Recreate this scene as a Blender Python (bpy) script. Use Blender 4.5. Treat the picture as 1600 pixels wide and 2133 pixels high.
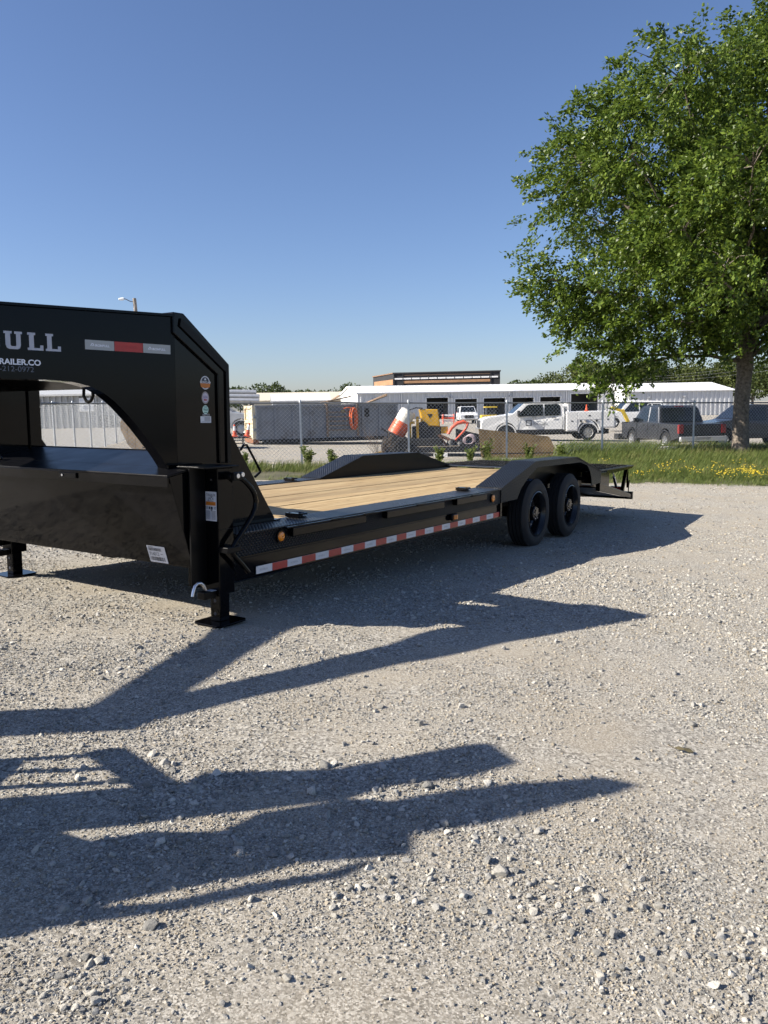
import bpy, bmesh, math, random
import numpy as np
from mathutils import Matrix, Vector

for o in list(bpy.data.objects): bpy.data.objects.remove(o)
scene = bpy.context.scene
col = scene.collection
R = math.radians

# ------------------------------------------------------------------ camera
CAM_H = 1.55
PITCH = math.atan((1066.5 - 848.0) / 1641.0)
ROLL = math.atan(0.019)
cam_d = bpy.data.cameras.new("camera"); cam = bpy.data.objects.new("camera", cam_d); col.objects.link(cam)
cam_d.sensor_fit = 'VERTICAL'; cam_d.sensor_height = 36.0; cam_d.lens = 36.0 * 1641.0 / 2133.0
cam_d.clip_start = 0.05; cam_d.clip_end = 3000
fwd = Vector((0, math.cos(PITCH), -math.sin(PITCH))); up0 = Vector((0, math.sin(PITCH), math.cos(PITCH))); rt0 = Vector((1, 0, 0))
rt = rt0 * math.cos(ROLL) - up0 * math.sin(ROLL); up = rt0 * math.sin(ROLL) + up0 * math.cos(ROLL)
cam.matrix_world = Matrix(((rt.x, up.x, -fwd.x, 0), (rt.y, up.y, -fwd.y, 0), (rt.z, up.z, -fwd.z, CAM_H), (0, 0, 0, 1)))
scene.camera = cam

# ------------------------------------------------------------------ sky, sun, exposure
SUN_AZ, SUN_EL = R(-102), R(33.6)           # azimuth from +Y towards +X
world = bpy.data.worlds.new("World"); scene.world = world; world.use_nodes = True
wn = world.node_tree.nodes; wl = world.node_tree.links
sky = wn.new('ShaderNodeTexSky'); sky.sky_type = 'NISHITA'; sky.sun_disc = False
sky.sun_elevation = SUN_EL; sky.sun_rotation = SUN_AZ
sky.altitude = 250; sky.air_density = 1.0; sky.dust_density = 0.75; sky.ozone_density = 5.5
tint = wn.new('ShaderNodeMix'); tint.data_type = 'RGBA'; tint.blend_type = 'MULTIPLY'; tint.inputs['Factor'].default_value = 1; tint.inputs['B'].default_value = (1.03, 0.95, 1.0, 1)
wl.new(sky.outputs[0], tint.inputs['A']); wl.new(tint.outputs['Result'], wn['Background'].inputs[0]); wn['Background'].inputs[1].default_value = 0.055
sd = bpy.data.lights.new("sun", 'SUN'); sd.energy = 3.75; sd.angle = R(0.53); sd.color = (1.0, 0.93, 0.82)
so = bpy.data.objects.new("sun", sd); col.objects.link(so)
sdir = Vector((math.sin(SUN_AZ) * math.cos(SUN_EL), math.cos(SUN_AZ) * math.cos(SUN_EL), math.sin(SUN_EL)))
so.rotation_euler = sdir.to_track_quat('Z', 'Y').to_euler(); so.location = (-8, 0, 12)
scene.view_settings.view_transform = 'Standard'; scene.view_settings.look = 'None'
scene.view_settings.exposure = 1.4; scene.view_settings.gamma = 1.0; scene.view_settings.use_curve_mapping = False
scene.cycles.max_bounces = 4; scene.cycles.diffuse_bounces = 2; scene.cycles.glossy_bounces = 3; scene.cycles.caustics_reflective = False; scene.cycles.caustics_refractive = False
scene.cycles.use_light_tree = False; scene.cycles.use_denoising = True; scene.cycles.transparent_max_bounces = 8

# ------------------------------------------------------------------ helpers
def ground_z(X, Y):
    s = np.interp(Y, [0, 5, 10, 16, 60], [.06, .06, .045, .028, .028])
    z = np.interp(Y, [-5, 4.5, 10.5, 24, 60, 400], [.21, .21, -.037, -.02, -.16, -.3])
    return z - s * np.clip(X, -16, 16)
def gz(x, y): return float(ground_z(x, y))

class MB:
    """collects simple shapes into one mesh"""
    def __init__(s): s.v = []; s.f = []
    def add(s, vs, fs):
        n = len(s.v); s.v += [tuple(p) for p in vs]; s.f += [tuple(i + n for i in f) for f in fs]; return s
    def box(s, x0, x1, y0, y1, z0, z1):
        vs = [(x0,y0,z0),(x1,y0,z0),(x1,y1,z0),(x0,y1,z0),(x0,y0,z1),(x1,y0,z1),(x1,y1,z1),(x0,y1,z1)]
        return s.add(vs, [(0,3,2,1),(4,5,6,7),(0,1,5,4),(1,2,6,5),(2,3,7,6),(3,0,4,7)])
    def hexa(s, b, t):      # bottom 4 points ccw, top 4 points
        return s.add(list(b) + list(t), [(0,3,2,1),(4,5,6,7),(0,1,5,4),(1,2,6,5),(2,3,7,6),(3,0,4,7)])
    def prism(s, poly, a, b, axis='y'):   # polygon extruded a..b along axis; poly gives the other two coords in order
        def mk(p, t):
            return {'y': (p[0], t, p[1]), 'x': (t, p[0], p[1]), 'z': (p[0], p[1], t)}[axis]
        n = len(poly); vs = [mk(p, a) for p in poly] + [mk(p, b) for p in poly]
        fs = [tuple(range(n)), tuple(range(2*n-1, n-1, -1))] + [(i, i+n, (i+1) % n + n, (i+1) % n) for i in range(n)]
        return s.add(vs, fs)
    def cyl(s, c, axis, r, h0, h1, n=16, r2=None):
        r2 = r if r2 is None else r2; vs = []
        for h, rr in ((h0, r), (h1, r2)):
            for i in range(n):
                a = 2*math.pi*i/n; ca, sa = rr*math.cos(a), rr*math.sin(a)
                vs.append({'z': (c[0]+ca, c[1]+sa, c[2]+h), 'y': (c[0]+ca, c[1]+h, c[2]+sa), 'x': (c[0]+h, c[1]+ca, c[2]+sa)}[axis])
        return s.add(vs, [tuple(range(n)), tuple(range(2*n-1, n-1, -1))] + [(i, i+n, (i+1) % n+n, (i+1) % n) for i in range(n)])
    def lathe(s, c, axis, prof, n=32, closed=False):      # prof: (radius, height)
        m = len(prof); vs = []
        for (rr, h) in prof:
            for i in range(n):
                a = 2*math.pi*i/n; ca, sa = rr*math.cos(a), rr*math.sin(a)
                vs.append({'z': (c[0]+ca, c[1]+sa, c[2]+h), 'y': (c[0]+ca, c[1]+h, c[2]+sa), 'x': (c[0]+h, c[1]+ca, c[2]+sa)}[axis])
        fs = []
        for j in range(m if closed else m-1):
            k = (j+1) % m
            fs += [(j*n+i, j*n+(i+1) % n, k*n+(i+1) % n, k*n+i) for i in range(n)]
        return s.add(vs, fs)
    def tube(s, path, r, n=8, cap=True):
        P = [Vector(p) for p in path]; vs = []; m = len(P); rs = r if isinstance(r, (list, tuple)) else [r]*m
        ref = None
        for i, p in enumerate(P):
            t = (P[min(i+1, m-1)] - P[max(i-1, 0)]).normalized()
            if ref is None: ref = t.orthogonal().normalized()
            a = (ref - t*ref.dot(t)).normalized(); ref = a; b = t.cross(a)
            for k in range(n):
                an = 2*math.pi*k/n; vs.append(tuple(p + (a*math.cos(an) + b*math.sin(an))*rs[i]))
        fs = [(j*n+i, j*n+(i+1) % n, (j+1)*n+(i+1) % n, (j+1)*n+i) for j in range(m-1) for i in range(n)]
        if cap: fs += [tuple(range(n-1, -1, -1)), tuple(range((m-1)*n, m*n))]
        return s.add(vs, fs)
    def bar(s, a, b, w, h):   # rectangular bar between two points, w horizontal, h vertical-ish
        a, b = Vector(a), Vector(b); t = (b-a).normalized()
        sd_ = t.cross(Vector((0, 0, 1)))
        sd_ = Vector((1, 0, 0)) if sd_.length < 1e-4 else sd_.normalized()
        u_ = sd_.cross(t).normalized(); vs = []
        for p in (a, b):
            for q in ((-1,-1),(1,-1),(1,1),(-1,1)): vs.append(tuple(p + sd_*q[0]*w/2 + u_*q[1]*h/2))
        return s.add(vs, [(0,3,2,1),(4,5,6,7),(0,1,5,4),(1,2,6,5),(2,3,7,6),(3,0,4,7)])
    def xform(s, M):
        s.v = [tuple(M @ Vector(p)) for p in s.v]; return s
    def build(s, name, mat=None, parent=None, smooth=False, bevel=0, seg=2):
        me = bpy.data.meshes.new(name); me.from_pydata(s.v, [], s.f)
        bm = bmesh.new(); bm.from_mesh(me); bmesh.ops.recalc_face_normals(bm, faces=bm.faces); bm.to_mesh(me); bm.free()
        o = bpy.data.objects.new(name, me); col.objects.link(o)
        if mat: me.materials.append(mat)
        if parent: o.parent = parent
        if smooth:
            me.polygons.foreach_set('use_smooth', [True]*len(me.polygons))
            try: me.set_sharp_from_angle(angle=R(40))
            except Exception: pass
        if bevel:
            b = o.modifiers.new('bevel', 'BEVEL'); b.width = bevel; b.segments = seg; b.limit_method = 'ANGLE'; b.angle_limit = R(35)
            b.harden_normals = False
        return o

def empty(name, loc=(0,0,0), rz=0, parent=None):
    o = bpy.data.objects.new(name, None); col.objects.link(o); o.location = loc; o.rotation_euler = (0,0,rz)
    o.empty_display_size = .2
    if parent: o.parent = parent
    return o
def tag(o, label=None, cat=None, group=None, kind=None):
    if label: o['label'] = label
    if cat: o['category'] = cat
    if group: o['group'] = group
    if kind: o['kind'] = kind
    return o
def dup(o, parent=None):
    c = o.copy(); col.objects.link(c); c.parent = parent
    for ch in o.children: dup(ch, c)
    return c
def text(body, size, mat, parent, M, name='lettering', align='LEFT', extr=0.0006, sx=1.0, bold=0.0):
    cu = bpy.data.curves.new(name, 'FONT'); cu.body = body; cu.size = size; cu.align_x = align; cu.extrude = extr; cu.offset = bold
    t = bpy.data.objects.new(name, cu); col.objects.link(t)
    dg = bpy.context.evaluated_depsgraph_get(); me = bpy.data.meshes.new_from_object(t.evaluated_get(dg))
    bpy.data.objects.remove(t); bpy.data.curves.remove(cu)
    me.name = name; me.materials.clear(); me.materials.append(mat)
    me.transform(M @ Matrix.Diagonal((sx, 1, 1, 1)))
    o = bpy.data.objects.new(name, me); col.objects.link(o); o.parent = parent
    return o
def frame(o, x, y):   # 4x4 from origin + x axis + y axis (unit)
    x, y = Vector(x).normalized(), Vector(y).normalized(); z = x.cross(y)
    return Matrix(((x.x, y.x, z.x, o[0]), (x.y, y.y, z.y, o[1]), (x.z, y.z, z.z, o[2]), (0,0,0,1)))
def raw_mesh(name, co, faces_flat, nper, mat, parent=None, smooth=False):
    """fast mesh from numpy arrays (all faces with nper corners)"""
    me = bpy.data.meshes.new(name); nv = len(co); nf = len(faces_flat)//nper
    me.vertices.add(nv); me.vertices.foreach_set('co', np.asarray(co, dtype=np.float32).ravel())
    me.loops.add(nf*nper); me.loops.foreach_set('vertex_index', np.asarray(faces_flat, dtype=np.int32).ravel())
    me.polygons.add(nf); me.polygons.foreach_set('loop_start', np.arange(0, nf*nper, nper, dtype=np.int32))
    try: me.polygons.foreach_set('loop_total', np.full(nf, nper, dtype=np.int32))
    except Exception: pass
    if smooth: me.polygons.foreach_set('use_smooth', np.ones(nf, dtype=bool))
    me.update(calc_edges=True); me.materials.append(mat)
    o = bpy.data.objects.new(name, me); col.objects.link(o)
    if parent: o.parent = parent
    return o

# ------------------------------------------------------------------ materials
def new_mat(name):
    m = bpy.data.materials.new(name); m.use_nodes = True
    return m, m.node_tree.nodes, m.node_tree.links, m.node_tree.nodes['Principled BSDF']
def pm(name, c, rough=.5, metal=0, var=.12, scale=6, bump=0, bscale=60, coat=0, spec=None, dirt=None, emit=None):
    m, n, l, b = new_mat(name)
    tc = n.new('ShaderNodeTexCoord'); nz = n.new('ShaderNodeTexNoise'); nz.inputs['Scale'].default_value = scale
    nz.inputs['Detail'].default_value = 6; l.new(tc.outputs['Object'], nz.inputs['Vector'])
    mr = n.new('ShaderNodeMapRange'); mr.inputs[1].default_value = .25; mr.inputs[2].default_value = .75
    mr.inputs[3].default_value = 1-var; mr.inputs[4].default_value = 1+var; l.new(nz.outputs[0], mr.inputs[0])
    mx = n.new('ShaderNodeMix'); mx.data_type = 'RGBA'; mx.blend_type = 'MULTIPLY'; mx.inputs['Factor'].default_value = 1
    mx.inputs['A'].default_value = (*c, 1); l.new(mr.outputs[0], mx.inputs['B'])
    last = mx.outputs['Result']
    if dirt:
        n2 = n.new('ShaderNodeTexNoise'); n2.inputs['Scale'].default_value = scale*.7; n2.inputs['Detail'].default_value = 8; n2.inputs['Roughness'].default_value = .7
        l.new(tc.outputs['Object'], n2.inputs['Vector'])
        rp = n.new('ShaderNodeMapRange'); rp.inputs[1].default_value = .52; rp.inputs[2].default_value = .72; l.new(n2.outputs[0], rp.inputs[0])
        m2 = n.new('ShaderNodeMix'); m2.data_type = 'RGBA'; l.new(rp.outputs[0], m2.inputs['Factor']); l.new(last, m2.inputs['A']); m2.inputs['B'].default_value = (*dirt, 1)
        last = m2.outputs['Result']
    l.new(last, b.inputs['Base Color'])
    b.inputs['Roughness'].default_value = rough; b.inputs['Metallic'].default_value = metal
    if spec is not None: b.inputs['Specular IOR Level'].default_value = spec
    if coat: b.inputs['Coat Weight'].default_value = coat; b.inputs['Coat Roughness'].default_value = .08
    rv = n.new('ShaderNodeMapRange'); rv.inputs[3].default_value = max(.02, rough-.07); rv.inputs[4].default_value = min(1, rough+.09); l.new(nz.outputs[0], rv.inputs[0]); l.new(rv.outputs[0], b.inputs['Roughness'])
    if bump:
        n3 = n.new('ShaderNodeTexNoise'); n3.inputs['Scale'].default_value = bscale; n3.inputs['Detail'].default_value = 5; l.new(tc.outputs['Object'], n3.inputs['Vector'])
        bp = n.new('ShaderNodeBump'); bp.inputs['Strength'].default_value = bump; bp.inputs['Distance'].default_value = .01; l.new(n3.outputs[0], bp.inputs['Height']); l.new(bp.outputs[0], b.inputs['Normal'])
    if emit: b.inputs['Emission Color'].default_value = (*emit, 1); b.inputs['Emission Strength'].default_value = 1
    return m
def diamond_mat(name, c, rough, k=105.0):
    m, n, l, b = new_mat(name); b.inputs['Base Color'].default_value = (*c, 1); b.inputs['Roughness'].default_value = rough
    b.inputs['Specular IOR Level'].default_value = .32
    tc = n.new('ShaderNodeTexCoord'); sp = n.new('ShaderNodeSeparateXYZ'); l.new(tc.outputs['Object'], sp.inputs[0])
    def mth(op, a, b_=None):
        q = n.new('ShaderNodeMath'); q.operation = op
        for i, s_ in enumerate((a, b_)):
            if s_ is None: continue
            if isinstance(s_, (int, float)): q.inputs[i].default_value = s_
            else: l.new(s_, q.inputs[i])
        return q.outputs[0]
    yz = mth('ADD', sp.outputs[1], sp.outputs[2])
    A = mth('SINE', mth('MULTIPLY', mth('ADD', sp.outputs[0], yz), k)); B = mth('SINE', mth('MULTIPLY', mth('SUBTRACT', sp.outputs[0], yz), k))
    h = mth('POWER', mth('ABSOLUTE', mth('MULTIPLY', A, B)), 1.5)
    bp = n.new('ShaderNodeBump'); bp.inputs['Strength'].default_value = .9; bp.inputs['Distance'].default_value = .012; l.new(h, bp.inputs['Height']); l.new(bp.outputs[0], b.inputs['Normal'])
    nz = n.new('ShaderNodeTexNoise'); nz.inputs['Scale'].default_value = 3; l.new(tc.outputs['Object'], nz.inputs[0])
    rv = n.new('ShaderNodeMapRange'); rv.inputs[3].default_value = rough-.08; rv.inputs[4].default_value = rough+.12; l.new(nz.outputs[0], rv.inputs[0]); l.new(rv.outputs[0], b.inputs['Roughness'])
    return m

BLACK = pm('black_gloss_paint', (.0025,.0025,.0031), .07, var=.3, spec=.17)
BLACK2 = pm('black_satin_paint', (.004,.004,.0045), .3, var=.2, spec=.15)
DPLATE = diamond_mat('black_diamond_plate', (.008,.008,.009), .3)
DPLATE_T = diamond_mat('sky_sheen_diamond_plate', (.022,.024,.028), .27)  # for top faces: grey-blue base puts the sky sheen into the colour
DPLATE_T.node_tree.nodes['Principled BSDF'].inputs['Specular IOR Level'].default_value = .75
RUBBER = pm('tyre_rubber', (.011,.011,.0115), .75, var=.2, scale=12, bump=.15, bscale=90)
RIMBLK = pm('black_wheel', (.008,.008,.009), .22, spec=.5)
ZINC = pm('zinc', (.62,.63,.66), .28, metal=1, var=.1)
WHITE_ST = pm('sticker_white', (.62,.63,.66), .5, var=.04)
TAPE_W = pm('reflective_white', (.62,.63,.65), .35, var=.06, scale=40)
TAPE_R = pm('reflective_red', (.42,.035,.03), .35, var=.1, scale=40)
TAPE_N = pm('reflective_silver_decal', (.36,.38,.38), .35, var=.05)
SILVER_D = pm('silver_decal', (.42,.44,.5), .4, var=.04)
WHITE_D = pm('white_decal', (.75,.78,.84), .45, var=.03)
INK = pm('ink', (.02,.025,.04), .5)
ORANGE_ST = pm('sticker_orange', (.55,.17,.015), .5)
RED_ST = pm('sticker_red', (.35,.03,.03), .5)
BLUE_ST = pm('sticker_blue', (.05,.06,.22), .5)
GREEN_ST = pm('sticker_mint', (.5,.68,.6), .5)
GREEN_INK = pm('sticker_green', (.02,.16,.1), .5)
AMBER = pm('amber_lens', (.85,.26,.01), .22, coat=.5)
AMBER_D = pm('amber_lens_dark', (.42,.13,.012), .25, coat=.5)
REDLENS = pm('red_lens', (.45,.012,.012), .2, coat=.5)
CLEARLENS = pm('clear_lens', (.7,.72,.75), .12, coat=.5)
GLASS = pm('dark_glass', (.012,.015,.018), .05, spec=.7, var=.05)
CHROME = pm('chrome', (.7,.71,.73), .12, metal=1, var=.05)
# ------------------------------------------------------------------ ground
rng = np.random.default_rng(7); random.seed(7)
def value_noise(x, y, seed=0, scale=1.0, octaves=3):
    out = np.zeros_like(x, dtype=float); amp = 1.0; tot = 0
    for k in range(octaves):
        fx, fy = x*scale*2**k + 37.1*k, y*scale*2**k + 11.7*k
        ix, iy = np.floor(fx).astype(int), np.floor(fy).astype(int); tx, ty = fx-ix, fy-iy
        tx, ty = tx*tx*(3-2*tx), ty*ty*(3-2*ty)
        def h(a, b):
            n = (a*374761393 + b*668265263 + (seed+k)*1442695041) & 0x7fffffff
            n = ((n ^ (n >> 13)) * 1274126177) & 0x7fffffff
            return (n ^ (n >> 16)) % 10000 / 10000.0
        v = (h(ix,iy)*(1-tx)+h(ix+1,iy)*tx)*(1-ty) + (h(ix,iy+1)*(1-tx)+h(ix+1,iy+1)*tx)*ty
        out += v*amp; tot += amp; amp *= .5
    return out/tot
def gravel_material():
    m, n, l, b = new_mat('gravel_ground')
    tc = n.new('ShaderNodeTexCoord')
    def noise(sc, det=6, rough=.6):
        q = n.new('ShaderNodeTexNoise'); q.inputs['Scale'].default_value = sc; q.inputs['Detail'].default_value = det; q.inputs['Roughness'].default_value = rough; l.new(tc.outputs['Object'], q.inputs['Vector']); return q.outputs[0]
    def ramp(src, stops):
        r = n.new('ShaderNodeValToRGB'); l.new(src, r.inputs[0]); e = r.color_ramp.elements
        e[0].position, e[0].color = stops[0][0], (*stops[0][1], 1); e[1].position, e[1].color = stops[-1][0], (*stops[-1][1], 1)
        for p_, c_ in stops[1:-1]: k = e.new(p_); k.color = (*c_, 1)
        return r.outputs[0]
    def mix(f, a, b_, mode='MIX'):
        q = n.new('ShaderNodeMix'); q.data_type = 'RGBA'; q.blend_type = mode
        if isinstance(f, float): q.inputs['Factor'].default_value = f
        else: l.new(f, q.inputs['Factor'])
        l.new(a, q.inputs['A']); l.new(b_, q.inputs['B']); return q.outputs['Result']
    dust = ramp(noise(.8, 8, .65), [(.3, (0.332,0.277,0.198)), (.5, (0.406,0.346,0.256)), (.72, (0.464,0.405,0.307))])
    vo = n.new('ShaderNodeTexVoronoi'); vo.inputs['Scale'].default_value = 210; l.new(tc.outputs['Object'], vo.inputs['Vector'])
    sep = n.new('ShaderNodeSeparateColor'); l.new(vo.outputs['Color'], sep.inputs[0])
    grains = ramp(sep.outputs[0], [(0, (0.099,0.094,0.084)), (.3, (0.268,0.246,0.205)), (.65, (0.424,0.390,0.333)), (1, (0.706,0.665,0.581))])
    vo2 = n.new('ShaderNodeTexVoronoi'); vo2.inputs['Scale'].default_value = 95; l.new(tc.outputs['Object'], vo2.inputs['Vector'])
    sep2 = n.new('ShaderNodeSeparateColor'); l.new(vo2.outputs['Color'], sep2.inputs[0])
    grains2 = ramp(sep2.outputs[1], [(0, (0.085,0.081,0.075)), (.35, (0.268,0.251,0.218)), (.7, (0.438,0.410,0.351)), (1, (0.678,0.638,0.563))])
    patch = ramp(noise(.9, 5), [(.34, (.35,)*3), (.62, (.9,)*3)])
    c = mix(patch, dust, grains)
    pick = ramp(noise(2.3, 4), [(.45, (0.1,)*3), (.62, (.75,)*3)])
    c = mix(pick, c, grains2)
    l.new(c, b.inputs['Base Color']); b.inputs['Roughness'].default_value = .92; b.inputs['Specular IOR Level'].default_value = .2
    def mul(a, k):
        q = n.new('ShaderNodeMath'); q.operation = 'MULTIPLY'; l.new(a, q.inputs[0]); q.inputs[1].default_value = k; return q.outputs[0]
    def add(a, b_):
        q = n.new('ShaderNodeMath'); l.new(a, q.inputs[0]); l.new(b_, q.inputs[1]); return q.outputs[0]
    hgt = add(add(mul(sep.outputs[1], .35), mul(sep2.outputs[2], .55)), mul(noise(240, 4, .8), .9))
    bp = n.new('ShaderNodeBump'); bp.inputs['Strength'].default_value = .55; bp.inputs['Distance'].default_value = .007; l.new(hgt, bp.inputs['Height']); l.new(bp.outputs[0], b.inputs['Normal'])
    return m
GRAVEL = gravel_material()
# one sheet to the horizon, finer where the camera stands
xs = np.concatenate([-np.geomspace(900, 9, 26), np.linspace(-8.6, 8.6, 130), np.geomspace(9, 900, 26)])
ys = np.concatenate([np.linspace(-12, .6, 12), np.linspace(.8, 12, 150), np.geomspace(12.3, 1500, 60)])
GX, GY = np.meshgrid(xs, ys)
GZ = ground_z(GX, GY) + (value_noise(GX, GY, 3, .55, 4)-.5)*.035*np.clip((14-GY)/6, .3, 1) + (value_noise(GX, GY, 9, 3.2, 3)-.5)*.016*(GY < 13)
def gzn(X, Y):
    X, Y = np.asarray(X, float), np.asarray(Y, float)
    return ground_z(X, Y) + (value_noise(X, Y, 3, .55, 4)-.5)*.035*np.clip((14-Y)/6, .3, 1) + (value_noise(X, Y, 9, 3.2, 3)-.5)*.016*(Y < 13)
nx, ny = len(xs), len(ys)
idx = np.arange(nx*ny).reshape(ny, nx)
F = np.stack([idx[:-1,:-1], idx[:-1,1:], idx[1:,1:], idx[1:,:-1]], -1).reshape(-1)
gro = raw_mesh('ground', np.stack([GX, GY, GZ], -1).reshape(-1, 3), F, 4, GRAVEL, smooth=True)
tag(gro, kind='structure')

# ---- instancing helper: points + attributes -> geometry nodes
def scatter(name, protos, pos, rot, scl, pick, label=None, cat=None):
    pc = bpy.data.collections.new(name + '_pieces')
    for p in protos: pc.objects.link(p)
    me = bpy.data.meshes.new(name); me.vertices.add(len(pos)); me.vertices.foreach_set('co', np.asarray(pos, np.float32).ravel())
    for an, arr, ty in (('rot', rot, 'FLOAT_VECTOR'), ('scl', scl, 'FLOAT_VECTOR')):
        a = me.attributes.new(an, ty, 'POINT'); a.data.foreach_set('vector', np.asarray(arr, np.float32).ravel())
    a = me.attributes.new('pick', 'INT', 'POINT'); a.data.foreach_set('value', np.asarray(pick, np.int32))
    o = bpy.data.objects.new(name, me); col.objects.link(o)
    ng = bpy.data.node_groups.new(name, 'GeometryNodeTree')
    ng.interface.new_socket('Geometry', in_out='INPUT', socket_type='NodeSocketGeometry'); ng.interface.new_socket('Geometry', in_out='OUTPUT', socket_type='NodeSocketGeometry')
    N, L = ng.nodes, ng.links
    gi, go = N.new('NodeGroupInput'), N.new('NodeGroupOutput')
    mp = N.new('GeometryNodeMeshToPoints'); iop = N.new('GeometryNodeInstanceOnPoints'); ci = N.new('GeometryNodeCollectionInfo')
    ci.inputs[0].default_value = pc; ci.inputs['Separate Children'].default_value = True; ci.inputs['Reset Children'].default_value = True
    def na(nm, ty):
        q = N.new('GeometryNodeInputNamedAttribute'); q.data_type = ty; q.inputs[0].default_value = nm; return q.outputs[0]
    L.new(gi.outputs[0], mp.inputs[0]); L.new(mp.outputs[0], iop.inputs['Points']); L.new(ci.outputs[0], iop.inputs['Instance'])
    iop.inputs['Pick Instance'].default_value = True; L.new(na('pick', 'INT'), iop.inputs['Instance Index'])
    e2r = N.new('FunctionNodeEulerToRotation'); L.new(na('rot', 'FLOAT_VECTOR'), e2r.inputs[0]); L.new(e2r.outputs[0], iop.inputs['Rotation'])
    L.new(na('scl', 'FLOAT_VECTOR'), iop.inputs['Scale']); L.new(iop.outputs[0], go.inputs[0])
    md = o.modifiers.new('scatter', 'NODES'); md.node_group = ng
    tag(o, label, cat, kind='stuff')
    return o
def rock_proto(i, mat):
    bm = bmesh.new(); bmesh.ops.create_icosphere(bm, subdivisions=3 if (i < 4 or i > 9) else 2, radius=.5)
    rr = random.Random(i)
    dirs = [Vector((rr.gauss(0,1), rr.gauss(0,1), rr.gauss(0,1))).normalized() for _ in range(14)]
    cut = [rr.uniform(.20, .38) for _ in dirs]
    for v in bm.verts:
        for d, c in zip(dirs, cut):
            t = v.co.dot(d)
            if t > c: v.co -= d*(t-c)*1.0
        v.co.x *= 1.45; v.co.y *= 1.25; v.co.z *= .95
    me = bpy.data.meshes.new('stone'); bm.to_mesh(me); bm.free(); me.materials.append(mat)
    return bpy.data.objects.new('stone', me)
def stone_mat(name, c):
    m, n, l, b = new_mat(name)
    tc = n.new('ShaderNodeTexCoord'); nz = n.new('ShaderNodeTexNoise'); nz.inputs['Scale'].default_value = 5; nz.inputs['Detail'].default_value = 8; nz.inputs['Roughness'].default_value = .7
    l.new(tc.outputs['Object'], nz.inputs[0])
    oi = n.new('ShaderNodeObjectInfo'); mr = n.new('ShaderNodeMapRange'); mr.inputs[3].default_value = .62; mr.inputs[4].default_value = 1.3; l.new(oi.outputs['Random'], mr.inputs[0])
    m2 = n.new('ShaderNodeMapRange'); m2.inputs[1].default_value = .3; m2.inputs[2].default_value = .7; m2.inputs[3].default_value = .75; m2.inputs[4].default_value = 1.2; l.new(nz.outputs[0], m2.inputs[0])
    mu = n.new('ShaderNodeMath'); mu.operation = 'MULTIPLY'; l.new(mr.outputs[0], mu.inputs[0]); l.new(m2.outputs[0], mu.inputs[1])
    mx = n.new('ShaderNodeMix'); mx.data_type = 'RGBA'; mx.blend_type = 'MULTIPLY'; mx.inputs['Factor'].default_value = 1; mx.inputs['A'].default_value = (*c, 1); l.new(mu.outputs[0], mx.inputs['B'])
    l.new(mx.outputs['Result'], b.inputs['Base Color']); b.inputs['Roughness'].default_value = .85; b.inputs['Specular IOR Level'].default_value = .25
    bp = n.new('ShaderNodeBump'); bp.inputs['Strength'].default_value = .5; bp.inputs['Distance'].default_value = .02; l.new(nz.outputs[0], bp.inputs['Height']); l.new(bp.outputs[0], b.inputs['Normal'])
    return m
ST_A, ST_B, ST_C = stone_mat('stone_grey', (0.341,0.329,0.301)), stone_mat('stone_pale', (0.505,0.477,0.416)), stone_mat('stone_tan', (0.409,0.355,0.271))
protos = [rock_proto(i, (ST_A, ST_B, ST_A, ST_B, ST_A, ST_B, ST_B, ST_C, ST_A, ST_A, ST_A, ST_B)[i]) for i in range(12)]
def stones():
    P, S, K = [], [], []
    def band(y0, y1, dens, s0, s1, kinds, patchy, half=.68):
        area = (y1**2 - y0**2)*half; nn = int(area*dens)
        Y = np.sqrt(rng.uniform(y0**2, y1**2, nn)); X = rng.uniform(-half, half, nn)*Y*1.02
        pn = value_noise(X, Y, 21, .9, 3)*.6 + value_noise(X, Y, 5, 2.7, 2)*.4
        keep = rng.uniform(0, 1, nn) < np.clip((pn-.5+.5*(1-patchy))*3.2, .04, 1)
        X, Y = X[keep], Y[keep]; s = s0 + (s1-s0)*rng.power(.45, len(X))
        P.append(np.stack([X, Y, gzn(X, Y) + s*.12], -1)); S.append(s); K.append(rng.choice(kinds, len(X)))
    band(1.1, 2.5, 15000, .0025, .008, [4,5,6,7,8,9], .7)
    band(1.1, 4.2, 7600, .004, .012, [4,5,6,7,8,9], .6)
    band(1.1, 4.0, 950, .010, .023, [0,1,2,3,10,11], 1.0)
    band(1.1, 4.6, 45, .022, .038, [0,1,2,3,10,11], .9)
    band(2.6, 6.8, 2900, .005, .015, [4,5,6,7,8,9], .6)
    band(3.6, 7.5, 420, .014, .030, [0,1,2,3,10,11], .95)
    band(4.2, 10.5, 900, .008, .02, [4,5,6,7,8,9], .6)
    band(6.3, 17.0, 210, .012, .032, [4,5,6,7,8,9], .7, .75)
    P_, S_, K_ = np.concatenate(P), np.concatenate(S), np.concatenate(K)
    for (jx, jy, jr) in ((-.95,4.80,.24),(-2.95,5.97,.24),(1.64,8.95,.3),(2.24,9.87,.3),(-.28,10.2,.3),(.3,11.1,.3)):
        k_ = np.hypot(P_[:,0]-jx, P_[:,1]-jy) > jr; P_, S_, K_ = P_[k_], S_[k_], K_[k_]
    n_ = len(P_); rot = np.stack([rng.uniform(-.5, .5, n_), rng.uniform(-.5, .5, n_), rng.uniform(0, 6.28, n_)], -1)
    sc = S_[:, None]*rng.uniform(.75, 1.3, (n_, 3))
    return P_, rot, sc, K_
sp_, sr_, ss_, sk_ = stones()
scatter('gravel_stones', protos, sp_, sr_, ss_, sk_, 'loose grey and pale crushed stones strewn over the gravel lot', 'gravel')

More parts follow.
